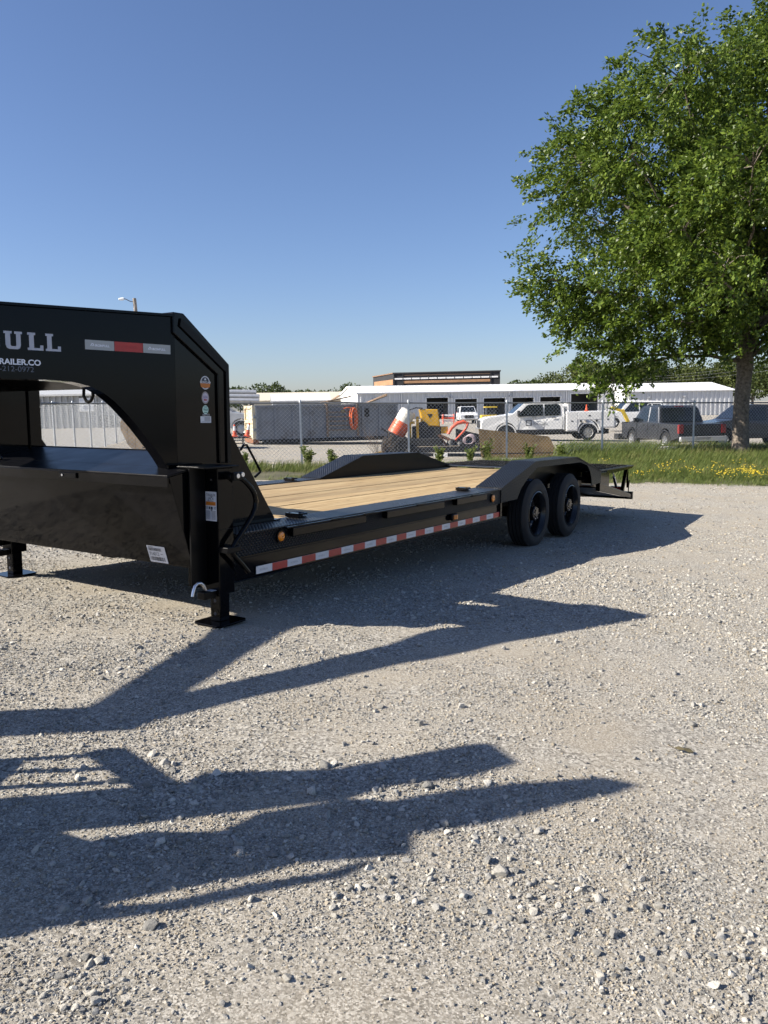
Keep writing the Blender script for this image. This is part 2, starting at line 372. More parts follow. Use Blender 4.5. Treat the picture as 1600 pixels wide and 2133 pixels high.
# ------------------------------------------------------------------ grass verge
SOIL = pm('verge_soil', (.09,.085,.045), .95, var=.4, scale=2.5, bump=.5, bscale=30)
def verge_front(x): return 16.7 + (value_noise(np.asarray(x, float), np.zeros_like(np.asarray(x, float)), 4, .5, 3)-.5)*1.1
def verge_back(x):
    x = np.asarray(x, float); return np.interp(x, [-30,1.5,3,5.2,6.6,40], [19.6,19.6,21.8,22.8,29,29]) + (value_noise(x, np.ones_like(x), 8, .6, 3)-.5)*1.6
vx = np.linspace(-26, 40, 200); tv = np.linspace(0, 1, 14)
VX = np.repeat(vx[None], 14, 0); VY = verge_front(vx)[None]*(1-tv[:,None]) + verge_back(vx)[None]*tv[:,None]
VZ = gzn(VX, VY) + .012 + .05*np.sin(np.pi*tv)[:,None]
VZ[0] -= .03; VZ[-1] -= .03
idv = np.arange(VX.size).reshape(VX.shape)
ver = raw_mesh('grass_verge', np.stack([VX, VY, VZ], -1).reshape(-1,3), np.stack([idv[:-1,:-1], idv[:-1,1:], idv[1:,1:], idv[1:,:-1]], -1).reshape(-1), 4, SOIL, smooth=True)
tag(ver, kind='structure')
def leaf_mat(name, c1, c2, trans=.35, rough=.6):
    m, n, l, b = new_mat(name)
    oi = n.new('ShaderNodeObjectInfo'); ge = n.new('ShaderNodeNewGeometry'); ad = n.new('ShaderNodeMath'); l.new(oi.outputs['Random'], ad.inputs[0]); l.new(ge.outputs['Random Per Island'], ad.inputs[1])
    fr = n.new('ShaderNodeMath'); fr.operation = 'FRACT'; l.new(ad.outputs[0], fr.inputs[0])
    mx = n.new('ShaderNodeMix'); mx.data_type = 'RGBA'; l.new(fr.outputs[0], mx.inputs['Factor']); mx.inputs['A'].default_value = (*c1, 1); mx.inputs['B'].default_value = (*c2, 1)
    l.new(mx.outputs['Result'], b.inputs['Base Color']); b.inputs['Roughness'].default_value = rough; b.inputs['Specular IOR Level'].default_value = .35
    tr = n.new('ShaderNodeBsdfTranslucent'); l.new(mx.outputs['Result'], tr.inputs[0])
    ms = n.new('ShaderNodeMixShader'); ms.inputs[0].default_value = trans; l.new(b.outputs[0], ms.inputs[1]); l.new(tr.outputs[0], ms.inputs[2]); l.new(ms.outputs[0], n['Material Output'].inputs[0])
    return m
GRASS = leaf_mat('grass_green', (0.060,0.102,0.022), (0.180,0.210,0.054)); GRASS_D = leaf_mat('grass_dry', (0.264,0.228,0.108), (0.144,0.168,0.048))
YEL = pm('flower_yellow', (.75,.55,.02), .6, var=.1)
def grass_proto(i, mat, n=26, h=.34, spread=.13):
    rr = random.Random(100+i); vs, fs = [], []
    for k in range(n):
        x, y = rr.gauss(0, spread), rr.gauss(0, spread); a = rr.uniform(0, 6.28); hh = h*rr.uniform(.45, 1.15); w = rr.uniform(.004, .009)
        lean = rr.uniform(.05, .5)*hh; dx, dy = math.cos(a), math.sin(a); px, py = -dy*w, dx*w; b0 = len(vs)
        for t, ww in ((0, 1), (.5, .8), (1, .05)):
            ox, oy, oz = x+dx*lean*t*t+.18*hh*t*t, y+dy*lean*t*t, hh*t*(1-.25*t*lean/hh)
            vs += [(ox-px*ww, oy-py*ww, oz), (ox+px*ww, oy+py*ww, oz)]
        fs += [(b0, b0+1, b0+3, b0+2), (b0+2, b0+3, b0+5, b0+4)]
    me = bpy.data.meshes.new('grass_clump'); me.from_pydata(vs, [], fs); me.materials.append(mat)
    return bpy.data.objects.new('grass_clump', me)
gp = [grass_proto(i, GRASS) for i in range(4)] + [grass_proto(4, GRASS_D, 16, .4)]
def grass():
    n_ = 26000; X = rng.uniform(-16, 24, n_); Y = rng.uniform(16, 29, n_)
    f_, b_ = verge_front(X), verge_back(X)
    ok = (Y > f_-.05+rng.exponential(.08, n_)) & (Y < b_)
    X, Y, f_, b_ = X[ok], Y[ok], f_[ok], b_[ok]
    pn = value_noise(X, Y, 31, .8, 3)
    edge = np.clip((Y-f_)/1.6, .18, 1)
    tall = np.where(X > 5.8, np.clip((Y-21)/4, 0, 1), .1)
    s = (.34+.42*pn)*(.35+.65*edge) + tall*.6
    keep = rng.uniform(0, 1, len(X)) < np.where(X > 3, .95, np.clip((pn-.28)*2.6, 0, .9))
    X, Y, s = X[keep], Y[keep], s[keep]
    P = np.stack([X, Y, gzn(X, Y)+.01+.03*np.sin(np.pi*np.clip((Y-17)/9, 0, 1))], -1)
    rot = np.stack([rng.normal(0, .12, len(X)), rng.normal(.1, .12, len(X)), rng.uniform(-.8, .8, len(X))], -1)
    sc = np.stack([s*1.1+.25, s*1.1+.25, s], -1)*rng.uniform(.8, 1.2, (len(X), 1))
    pk = np.where(rng.uniform(0, 1, len(X)) < np.where(X > 3, np.clip((value_noise(X, Y, 55, .7, 2)-.45)*1.2, .04, .5), .25), 4, rng.integers(0, 4, len(X)))
    return P, rot, sc, pk
scatter('grass', gp, *grass(), 'long green grass growing on the verge in front of the fence', 'grass')
def flower_proto(i):
    mb = MB(); rr = random.Random(i)
    for k in range(7):
        x, y, z = rr.gauss(0, .08), rr.gauss(0, .08), rr.uniform(.12, .3); r = rr.uniform(.010, .018)
        mb.lathe((x, y, z), 'z', [(.002, 0), (r, .006), (r*.7, .012), (.001, .013)], 6)
    o = mb.build('flower_head', YEL); col.objects.unlink(o); return o
fpos = []
for cx_, cy_, sx_, n_ in ((6.9,17.5,.55,9),(7.9,17.4,.5,20),(8.6,17.7,.35,13),(10.6,17.5,.35,7),(7.5,20,1.5,6),(6.0,17.5,.8,4),(9.4,17.2,.3,9),(6.6,18.4,.5,5)):
    for _ in range(n_): fpos.append((rng.normal(cx_, sx_), rng.normal(cy_, .28), 0))
fpos = np.array(fpos); fpos[:,2] = gzn(fpos[:,0], fpos[:,1])+.02
scatter('wild_flowers', [flower_proto(i) for i in range(3)], fpos, np.stack([fpos[:,0]*0, fpos[:,0]*0, rng.uniform(0, 6, len(fpos))], -1), rng.uniform(.7, 1.2, (len(fpos), 1))*np.ones((1, 3)), rng.integers(0, 3, len(fpos)), 'small yellow wild flowers scattered in the verge grass', 'flowers')
# ------------------------------------------------------------------ the black gooseneck trailer (local x rearwards, y across to the far side, z up)
TR_M = Matrix(((0.545060, -0.838090, 0.022705, -0.808319), (0.837998, 0.545436, 0.016088, 4.896188), (-0.025867, 0.010257, 0.999613, 0.514695), (0, 0, 0, 1)))
tr = empty('gooseneck_trailer'); tr.matrix_world = TR_M
tag(tr, 'long black gooseneck flatbed trailer with timber deck parked on the gravel', 'trailer')
WID, DK = 2.59, .285
WOOD_M, n_, l_, b_ = new_mat('pine_plank')
tc_ = n_.new('ShaderNodeTexCoord'); mp_ = n_.new('ShaderNodeMapping'); mp_.inputs['Scale'].default_value = (1.2, 22, 22); oi_ = n_.new('ShaderNodeObjectInfo')
va_ = n_.new('ShaderNodeVectorMath'); va_.operation = 'ADD'; sc_ = n_.new('ShaderNodeVectorMath'); sc_.operation = 'SCALE'; sc_.inputs[0].default_value = (31, 17, 5); l_.new(oi_.outputs['Random'], sc_.inputs['Scale'])
l_.new(tc_.outputs['Object'], mp_.inputs[0]); l_.new(mp_.outputs[0], va_.inputs[0]); l_.new(sc_.outputs[0], va_.inputs[1])
nz_ = n_.new('ShaderNodeTexNoise'); nz_.inputs['Scale'].default_value = 1.6; nz_.inputs['Detail'].default_value = 8; nz_.inputs['Distortion'].default_value = .7; l_.new(va_.outputs[0], nz_.inputs[0])
cr_ = n_.new('ShaderNodeValToRGB'); l_.new(nz_.outputs[0], cr_.inputs[0])
cr_.color_ramp.elements[0].position = .3; cr_.color_ramp.elements[0].color = (.29,.18,.075,1); cr_.color_ramp.elements[1].position = .68; cr_.color_ramp.elements[1].color = (.51,.385,.20,1)
mr_ = n_.new('ShaderNodeMapRange'); mr_.inputs[3].default_value = .76; mr_.inputs[4].default_value = 1.14; l_.new(oi_.outputs['Random'], mr_.inputs[0])
vo_ = n_.new('ShaderNodeTexVoronoi'); vo_.inputs['Scale'].default_value = 2.4; mq_ = n_.new('ShaderNodeMapping'); mq_.inputs['Scale'].default_value = (.8, 3.2, 3.2); l_.new(tc_.outputs['Object'], mq_.inputs[0]); l_.new(mq_.outputs[0], vo_.inputs[0])
kn_ = n_.new('ShaderNodeMapRange'); kn_.inputs[1].default_value = .03; kn_.inputs[2].default_value = .09; kn_.inputs[3].default_value = .35; kn_.inputs[4].default_value = 1; l_.new(vo_.outputs['Distance'], kn_.inputs[0])
mm_ = n_.new('ShaderNodeMath'); mm_.operation = 'MULTIPLY'; l_.new(mr_.outputs[0], mm_.inputs[0]); l_.new(kn_.outputs[0], mm_.inputs[1])
mx_ = n_.new('ShaderNodeMix'); mx_.data_type = 'RGBA'; mx_.blend_type = 'MULTIPLY'; mx_.inputs['Factor'].default_value = 1; l_.new(cr_.outputs[0], mx_.inputs['A']); l_.new(mm_.outputs[0], mx_.inputs['B'])
l_.new(mx_.outputs['Result'], b_.inputs['Base Color']); b_.inputs['Roughness'].default_value = .7
bp_ = n_.new('ShaderNodeBump'); bp_.inputs['Strength'].default_value = .25; bp_.inputs['Distance'].default_value = .004; l_.new(nz_.outputs[0], bp_.inputs['Height']); l_.new(bp_.outputs[0], b_.inputs['Normal'])

# deck planks
NP = 11; pw = (2.31-.28)/NP
for i in range(NP):
    y0 = .28 + i*pw
    MB().box(.02 + .01*(i % 3), 6.755, y0+.0025, y0+pw-.0025, .232, .276 - .0015*((i*7) % 3)).build('plank', WOOD_M, tr, bevel=.003, seg=1)
# frame
fr = MB().box(.3, 7.2, .70, .78, -.10, .16).box(.3, 7.2, 1.81, 1.89, -.10, .16)
fr.box(.3, 7.2, .66, .82, .16, .175).box(.3, 7.2, .66, .82, -.115, -.10).box(.3, 7.2, 1.77, 1.93, .16, .175).box(.3, 7.2, 1.77, 1.93, -.115, -.10)
fr.build('main_beam', BLACK2, tr, bevel=.004)
cm = MB()
for k in range(15): cm.box(.15+k*.46, .21+k*.46, .1, 2.49, .178, .228)
cm.build('crossmember', BLACK2, tr)
MB().box(-.05, .25, .14, 2.45, .03, .12).build('front_crossbeam', BLACK2, tr, bevel=.004)
MB().box(-.015, .005, .36, 2.23, .12, .768).build('bulkhead', BLACK, tr, bevel=.003)

def side(sgn):
    """rails, fender and trim of one side; sgn=1 near (y from 0), -1 far (mirrored)"""
    Yv = (lambda y: y) if sgn == 1 else (lambda y: WID-y)
    def bx(mb, x0, x1, y0, y1, z0, z1):
        a, b = sorted((Yv(y0), Yv(y1))); return mb.box(x0, x1, a, b, z0, z1)
    low = MB(); bx(low, -.195, 3.655, .02, .09, -.016, .118); bx(low, -.195, 3.655, .012, .10, -.024, -.016); bx(low, -.195, 3.655, .014, .09, .118, .132)
    rail = low.build('side_rail', BLACK, tr, bevel=.003)
    up_ = MB(); bx(up_, -.195, 3.655, .003, .02, .134, .272); bx(up_, -.195, -.17, .02, .20, -.016, .272); bx(up_, -.03, 3.66, .02, .26, .20, .225)
    up_.build('side_plate', DPLATE, tr)
    tp = MB(); bx(tp, -.2, 3.662, -.012, .279, .2735, DK); tp.build('rail_top_plate', DPLATE_T, tr, bevel=.002, seg=1)
    lip = MB(); bx(lip, .24, 3.33, -.05, -.012, .268, .279)
    lip.build('rub_rail', BLACK, tr, bevel=.003)
    for a, b in ((.30, 1.16), (1.45, 2.38), (2.62, 3.24)):
        q = MB(); bx(q, a, b, -.047, .002, .210, .2675); q.build('rub_rail_box', BLACK, tr, bevel=.004)
    # stake slots: short bars under the rub rail
    for a in (.72, 1.12, 1.9, 2.9):
        q = MB(); bx(q, a, a+.13, -.06, -.045, .27, .285); q.build('stake_loop', BLACK, tr, bevel=.004)
    # fender
    prof = [(3.66,.285),(4.55,.518),(5.92,.515),(6.90,.29)]
    ring = prof + [(6.90,.14),(6.52,.13),(6.50,.22),(6.44,.32),(6.32,.40),(6.05,.452),(4.62,.457),(4.38,.37),(4.17,.25),(4.06,.145),(3.66,.14)]
    a, b = sorted((Yv(-.004), Yv(.006)))
    fo = MB().prism(ring, a, b, 'y').build('fender', DPLATE, tr)
    for (p, q) in zip(prof[:-1], prof[1:]):
        m = MB(); ya, yb = sorted((Yv(-.012), Yv(.284)))
        m.hexa([(p[0],ya,p[1]),(q[0],ya,q[1]),(q[0],yb,q[1]),(p[0],yb,p[1])], [(p[0],ya,p[1]+.009),(q[0],ya,q[1]+.009),(q[0],yb,q[1]+.009),(p[0],yb,p[1]+.009)])
        m.build('fender_top', DPLATE, fo)
    a, b = sorted((Yv(.275), Yv(.284)))
    MB().prism([(3.66,.2),(3.66,.285),(4.55,.518),(5.92,.515),(6.90,.29),(6.9,.2)], a, b, 'y').build('fender_liner', BLACK2, fo)
    q = MB(); bx(q, 3.655, 3.69, -.002, .03, .0, .14); q.build('fender_bracket', BLACK, fo)
    # rear rail stub
    q = MB(); bx(q, 6.9, 7.16, .0, .27, .12, .278); q.build('rear_rail', BLACK, tr, bevel=.004)
    # D-ring tie downs on the rail
    for x in (.64, 3.22, 6.75):
        d = MB(); bx(d, x-.05, x+.05, .15, .25, DK+.001, DK+.008); d.build('tie_down', BLACK, tr, bevel=.002)
        dd = MB(); cy_ = Yv(.2)
        dd.tube([(x-.04, cy_-.045, DK+.012), (x-.03, cy_-.045, DK+.03), (x+.06, cy_-.04, DK+.026), (x+.085, cy_, DK+.022), (x+.06, cy_+.04, DK+.026), (x-.03, cy_+.045, DK+.03), (x-.04, cy_+.045, DK+.012)], .009, 8)
        bx(dd, x-.055, x-.005, .14, .26, DK+.008, DK+.035); dd.build('tie_ring', BLACK, tr, smooth=True)
    return rail
rail_n = side(1); rail_f = side(-1)

# reflective tape on the near rail: 24 pieces
strip = MB().box(-.001, 3.661, .0105, .0118, -.0005, .0495).build('reflective_strip', TAPE_W, tr)
for i in range(24):
    x0 = i*.1525
    MB().box(x0+.001, x0+.1515, .0088, .0104, .0, .049).build('tape_piece', TAPE_W if i % 2 == 0 else TAPE_R, strip)
    if i % 2 == 0:
        text('IRONBULL', .017, TAPE_N, strip, frame((x0+.03, .0084, .018), (1,0,0), (0,0,1)), 'tape_print', extr=.0001)
# side marker lamps
def lamp_round(x, z, r):
    bz = MB(); bz.lathe((x, 0, z), 'y', [(.001,-.012),(r*1.28,-.012),(r*1.32,-.006),(r*1.32,.004)], 24); o = bz.build('marker_lamp', BLACK2, tr, smooth=True)
    MB().lathe((x, -.012, z), 'y', [(.001,-.012),(r*.5,-.011),(r*.9,-.007),(r,0)], 24).build('lens', AMBER, o, smooth=True)
    MB().cyl((x, -.024, z), 'y', r*.1, -.003, 0, 8).build('lens_screw', BLACK2, o)
lamp_round(.22, .217, .031); lamp_round(3.453, .204, .034)
mo = MB().box(2.585, 2.70, -.02, .014, .066, .132).build('side_lamp_housing', BLACK2, tr, bevel=.02, seg=3)
MB().box(2.602, 2.682, -.026, -.019, .076, .122).build('lens', AMBER_D, mo, bevel=.006)
for k in range(3): MB().box(2.614+k*.022, 2.620+k*.022, -.029, -.025, .08, .118).build('lens_rib', AMBER, mo)

# wheels
def make_wheel():
    w_ = empty('wheel', parent=tr)
    pr = [(.252,.022),(.268,.002),(.32,-.006),(.362,.006),(.386,.028)]
    for k in range(4):
        h = .045+k*.042; pr += [(.395,h-.012),(.395,h+.012),(.383,h+.0135),(.383,h+.0205),(.395,h+.022)]
    pr += [(.386,.202),(.362,.222),(.32,.233),(.268,.226),(.252,.206)]
    MB().lathe((0,0,0), 'y', pr, 64, closed=True).build('tyre', RUBBER, w_, smooth=True)
    rim = MB().lathe((0,0,0), 'y', [(.254,.015),(.256,.004),(.246,.0),(.238,.012),(.226,.03),(.216,.06),(.210,.125),(.19,.140),(.15,.136),(.112,.120),(.104,.118),(.10,.105)], 56).build('rim', RIMBLK, w_, smooth=True)
    MB().lathe((0,0,0), 'y', [(.254,.2),(.216,.16),(.212,.14)], 40).build('rim_barrel', RIMBLK, w_, smooth=True)
    hub = MB().lathe((0,0,0), 'y', [(.10,.125),(.10,.09),(.085,.082),(.082,.03),(.074,.022),(.045,.02),(.043,.012),(.001,.01)], 28).build('hub', RIMBLK, w_, smooth=True)
    for k in range(8):
        a = 2*math.pi*(k+.5)/8
        MB().cyl((.148*math.cos(a), .136, .148*math.sin(a)), 'y', .0145, -.034, 0, 6).build('lug_nut', ZINC, w_)
    for k in range(6):
        a = 2*math.pi*k/6
        MB().cyl((.062*math.cos(a), .02, .062*math.sin(a)), 'y', .006, -.008, 0, 6).build('hub_bolt', ZINC, hub)
    return w_
w0 = make_wheel()
for i, (x, far) in enumerate(((4.745, 0), (5.847, 0), (4.745, 1), (5.847, 1))):
    w_ = w0 if i == 0 else dup(w0, tr)
    w_.location = (x, .03 if not far else WID-.03, -.078); w_.rotation_euler = (0, 1.9*i, 0) if not far else (0, .4, math.pi)
lab = MB()
for k in range(5):
    a0, a1 = R(96), R(108); h0 = .055+k*.028
    lab.add([(.3965*math.cos(t), h, .3965*math.sin(t)) for t, h in ((a0,h0),(a1,h0),(a1,h0+.014),(a0,h0+.014))], [(0,1,2,3)])
lo = lab.build('tyre_label', pm('tyre_label_blue', (.25,.32,.45), .5), tr); lo.location = (4.745, .03, -.078)
ax = MB()
for x in (4.745, 5.847): ax.cyl((x, .2, -.078), 'y', .062, 0, 2.19, 14)
ax.build('axle', BLACK2, tr, smooth=True)
for y in (.48, 2.03):
    for x in (4.12, 5.28, 6.45): MB().box(x-.06, x+.06, y, y+.08, -.12, .18).build('spring_hanger', BLACK2, tr, bevel=.004)
    for x in (4.745, 5.847): MB().box(x-.5, x+.5, y+.01, y+.07, -.03, .01).build('leaf_spring', BLACK2, tr, bevel=.004)
MB().box(3.72, 3.95, .12, .40, -.06, .09).build('brake_box', BLACK2, tr, bevel=.004)
MB().box(3.70, 3.74, .06, .20, .0, .14).build('brake_bracket', BLACK2, tr, bevel=.004)
MB().box(3.72, 3.74, .03, .12, .02, .06).build('breakaway_box', ZINC, tr)

# dovetail and folded ramps
for y in (.0, .82, 1.69, 2.53):
    MB().hexa([(6.88,y,.02),(8.47,y,-.20),(8.47,y+.06,-.20),(6.88,y+.06,.02)], [(6.88,y,.14),(8.47,y,-.14),(8.47,y+.06,-.14),(6.88,y+.06,.14)]).build('dovetail_beam', BLACK, tr, bevel=.004)
MB().hexa([(6.9,.06,.06),(8.44,.06,-.19),(8.44,2.53,-.19),(6.9,2.53,.06)], [(6.9,.06,.075),(8.44,.06,-.175),(8.44,2.53,-.175),(6.9,2.53,.075)]).build('dovetail_floor', BLACK2, tr)
for y in (.66, 1.77):
    MB().prism([(7.2,-.115),(8.40,-.21),(8.40,-.15),(7.2,.10)], y, y+.16, 'y').build('tail_beam', BLACK2, tr)
for y, x1 in ((.05, 7.45), (.44, 8.10), (2.14, 8.10), (2.53, 7.45)):
    MB().prism([(6.9,.07),(x1,.06-.165*(x1-6.9)),(x1,.255),(6.9,.255)], y, y+.012, 'y').build('dovetail_web', BLACK, tr)
bb = MB().box(8.43, 8.50, -.01, 2.60, -.215, -.10).build('rear_bumper', BLACK, tr, bevel=.006)
for y in (.10, 2.29):
    MB().box(8.30, 8.425, y, y+.20, -.10, -.02).build('tail_lamp', REDLENS, tr, bevel=.01)
    MB().box(8.44, 8.508, y+.02, y+.16, -.19, -.13).build('tail_lamp', REDLENS, tr, bevel=.006)
for y0, y1 in ((.0, 1.25), (1.34, 2.59)):
    rp = MB().box(6.765, 8.49, y0, y1, .292, .304).build('ramp', DPLATE_T, tr)
    sd_ = MB()
    for y in (y0, y1-.05): sd_.hexa([(7.18,y,.235),(8.40,y,.262),(8.40,y+.05,.262),(7.18,y+.05,.235)], [(7.18,y,.2915),(8.48,y,.2915),(8.48,y+.05,.2915),(7.18,y+.05,.2915)])
    for x in (7.4, 7.8, 8.2): sd_.box(x, x+.05, y0+.05, y1-.05, .25, .2915)
    sd_.build('ramp_frame', BLACK, rp)
    cl = MB()
    for k in range(9): cl.box(6.95+k*.17, 6.965+k*.17, y0+.06, y1-.06, .304, .3165)
    cl.build('ramp_cleat', BLACK, rp)
    for y in (y0+.04, y1-.10):
        MB().bar((8.36, y+.03, .27), (8.16, y+.03, -.10), .05, .035).build('ramp_leg', BLACK, rp)
        MB().bar((8.40, y+.03, .27), (8.46, y+.03, -.04), .03, .02).build('ramp_strut', BLACK, rp)
    MB().tube([(7.80, y0+.12, .262), (7.96, y0+.12, .10)], .011, 10).build('ramp_spring_rod', ZINC, rp, smooth=True)
    MB().tube([(7.90, y0+.12, .16), (8.04, y0+.12, .0)], .022, 12).build('ramp_spring_tube', CHROME, rp, smooth=True)
MB().tube([(8.47, .06, -.10), (8.47, .05, .08)], .008, 6).build('latch_pin', BLACK2, tr)

# neck: risers, angled panels, head, coupler
TH = R(17); U0, V0 = -.423, .24
def NP_(s, w, off=0, far=False):     # point on the neck panel plane; off = inwards
    x = U0 - s*math.cos(TH) + off*math.sin(TH); y = V0 + s*math.sin(TH) + off*math.cos(TH)
    return (x, WID-y if far else y, w)
ARCH = [(3.3,1.425),(2.2,1.40),(1.6,1.345),(1.2,1.25),(1.05,1.205),(.95,1.191),(.716,1.192),(.604,1.186),(.553,1.177),(.502,1.164),(.463,1.147),(.425,1.127),(.378,1.092),(.333,1.049),(.28,.992),(.226,.928),(.178,.866),(.129,.802),(.10,.761),(.073,.717),(.048,.668),(.02,.605),(.0,.55)]
for far in (False, True):
    Yv = (lambda y: WID-y) if far else (lambda y: y)
    a, b = sorted((Yv(.24), Yv(.36)))
    ri = MB().prism([(U0,1.566),(-.002,1.301),(.004,.286),(U0,.286)], a, b, 'y').build('riser', BLACK, tr, bevel=.004)
    # flange running down the back and over the shoulder
    a, b = sorted((Yv(.222), Yv(.378)))
    fl = MB().prism([(-.09,1.25),(-.44,1.47),(-.44,1.592),(-.36,1.592),(.012,1.318),(.016,.70),(-.085,.70)], a, b, 'y').build('riser_flange', BLACK, ri, bevel=.006)
    a, b = sorted((Yv(.21), Yv(.221)))
    MB().prism([(-.030,1.27),(-.40,1.515),(-.39,1.56),(-.005,1.31),(.0,.70),(-.03,.70)], a, b, 'y').build('riser_edge_strip', BLACK2, ri)
    # gusset to the deck
    a, b = sorted((Yv(.245), Yv(.262)))
    MB().prism([(.004,.906),(.03,.90),(.452,.30),(.452,.286),(.004,.286)], a, b, 'y').build('riser_gusset', BLACK, ri, bevel=.002)
    a, b = sorted((Yv(.2), Yv(.31)))
    MB().box(-.02, .46, a, b, .2855, .294).build('gusset_foot', BLACK, ri)
    # neck side panel with its arch
    poly = [(0,1.566),(3.3,1.50)] + ARCH
    vs = [NP_(s, w, 0, far) for s, w in poly] + [NP_(s, w, .11, far) for s, w in poly]; n = len(poly)
    pa = MB().add(vs, [tuple(range(n)), tuple(range(2*n-1, n-1, -1))] + [(i, i+n, (i+1) % n+n, (i+1) % n) for i in range(n)]).build('neck_panel', BLACK, tr, bevel=.003)
    # rolled edge along the arch
    ed = MB(); pts = ARCH
    for (p, q) in zip(pts[:-1], pts[1:]):
        ed.hexa([NP_(p[0],p[1]-.014,-.012,far), NP_(q[0],q[1]-.014,-.012,far), NP_(q[0],q[1]-.014,.13,far), NP_(p[0],p[1]-.014,.13,far)],
                [NP_(p[0],p[1]+.002,-.012,far), NP_(q[0],q[1]+.002,-.012,far), NP_(q[0],q[1]+.002,.13,far), NP_(p[0],p[1]+.002,.13,far)])
    ed.build('arch_edge', BLACK, pa)
    # top flange of the panel
    MB().hexa([NP_(0,1.566,-.02,far), NP_(3.3,1.50,-.02,far), NP_(3.3,1.50,.14,far), NP_(0,1.566,.14,far)], [NP_(0,1.580,-.02,far), NP_(3.3,1.514,-.02,far), NP_(3.3,1.514,.14,far), NP_(0,1.580,.14,far)]).build('panel_top_flange', BLACK, pa)
    if not far:
        pn = pa; ri_n = ri
MB().prism([(U0,1.29),(-.12,1.18),(-.05,1.20),(-.05,1.30),(U0,1.52)], .365, 2.225, 'y').build('neck_head', BLACK2, tr, bevel=.004)
cp = MB().box(-3.70, -3.52, 1.18, 1.41, 1.2, 1.52).build('coupler', BLACK, tr, bevel=.01)
MB().cyl((-3.61, 1.295, 0), 'z', .065, .75, 1.21, 20).build('coupler_tube', BLACK2, cp, smooth=True)
MB().box(-3.68, -3.54, 1.22, 1.37, .64, .76).build('coupler_ball_cup', BLACK2, cp, bevel=.01)
lp = MB().tube([(-.25,1.23,1.18),(-.25,1.225,1.13),(-.25,1.25,1.095),(-.25,1.275,1.088),(-.25,1.30,1.095),(-.25,1.325,1.13),(-.25,1.32,1.18)], .011, 8).build('chain_loop', BLACK2, tr, smooth=True)
MB().tube([(-.5,2.05,.69),(-.5,2.03,.72),(-.5,1.99,.735),(-.5,1.95,.72),(-.5,1.93,.69)], .012, 8).build('chain_loop', BLACK2, tr, smooth=True)
# toolbox between the risers
tb = MB().prism([(-.588,.645),(-.42,.09),(-.345,.09),(-.345,.688)], .13, 2.46, 'y').build('toolbox', BLACK, tr, bevel=.003)
MB().prism([(-.344,.09),(-.02,.09),(-.02,.742),(-.344,.686)], .365, 2.225, 'y').build('toolbox_body', BLACK, tb)
LIDM = pm('black_lid_paint', (.004,.004,.005), .33, var=.2, spec=.12)
lid = MB().hexa([(-.612,.115,.645),(-.425,.115,.6775),(-.425,2.475,.6775),(-.612,2.475,.645)], [(-.612,.115,.657),(-.425,.115,.690),(-.425,2.475,.690),(-.612,2.475,.657)]).build('lid', LIDM, tb, bevel=.003)
MB().hexa([(-.4248,.365,.6775),(-.03,.365,.746),(-.03,2.225,.746),(-.4248,2.225,.6775)], [(-.4248,.365,.690),(-.03,.365,.760),(-.03,2.225,.760),(-.4248,2.225,.690)]).build('lid_rear', LIDM, tb)
MB().box(-.612, -.600, .115, 2.475, .587, .648).build('lid_lip', BLACK, tb, bevel=.003)
MB().box(-.624, -.611, .93, 1.10, .606, .640).build('lid_latch', BLACK2, tb, bevel=.003)
MB().cyl((-.624, 1.06, .623), 'x', .008, -.006, 0, 10).build('latch_key', ZINC, tb)
# near front corner plate behind the jack
MB().box(-.30, -.03, .215, .30, -.06, .66).build('corner_post', BLACK, tr, bevel=.004)
for z in (.05, .15, .27): MB().cyl((-.30, .21, z), 'y', .012, -.012, .012, 8).build('bolt', BLACK2, tr)

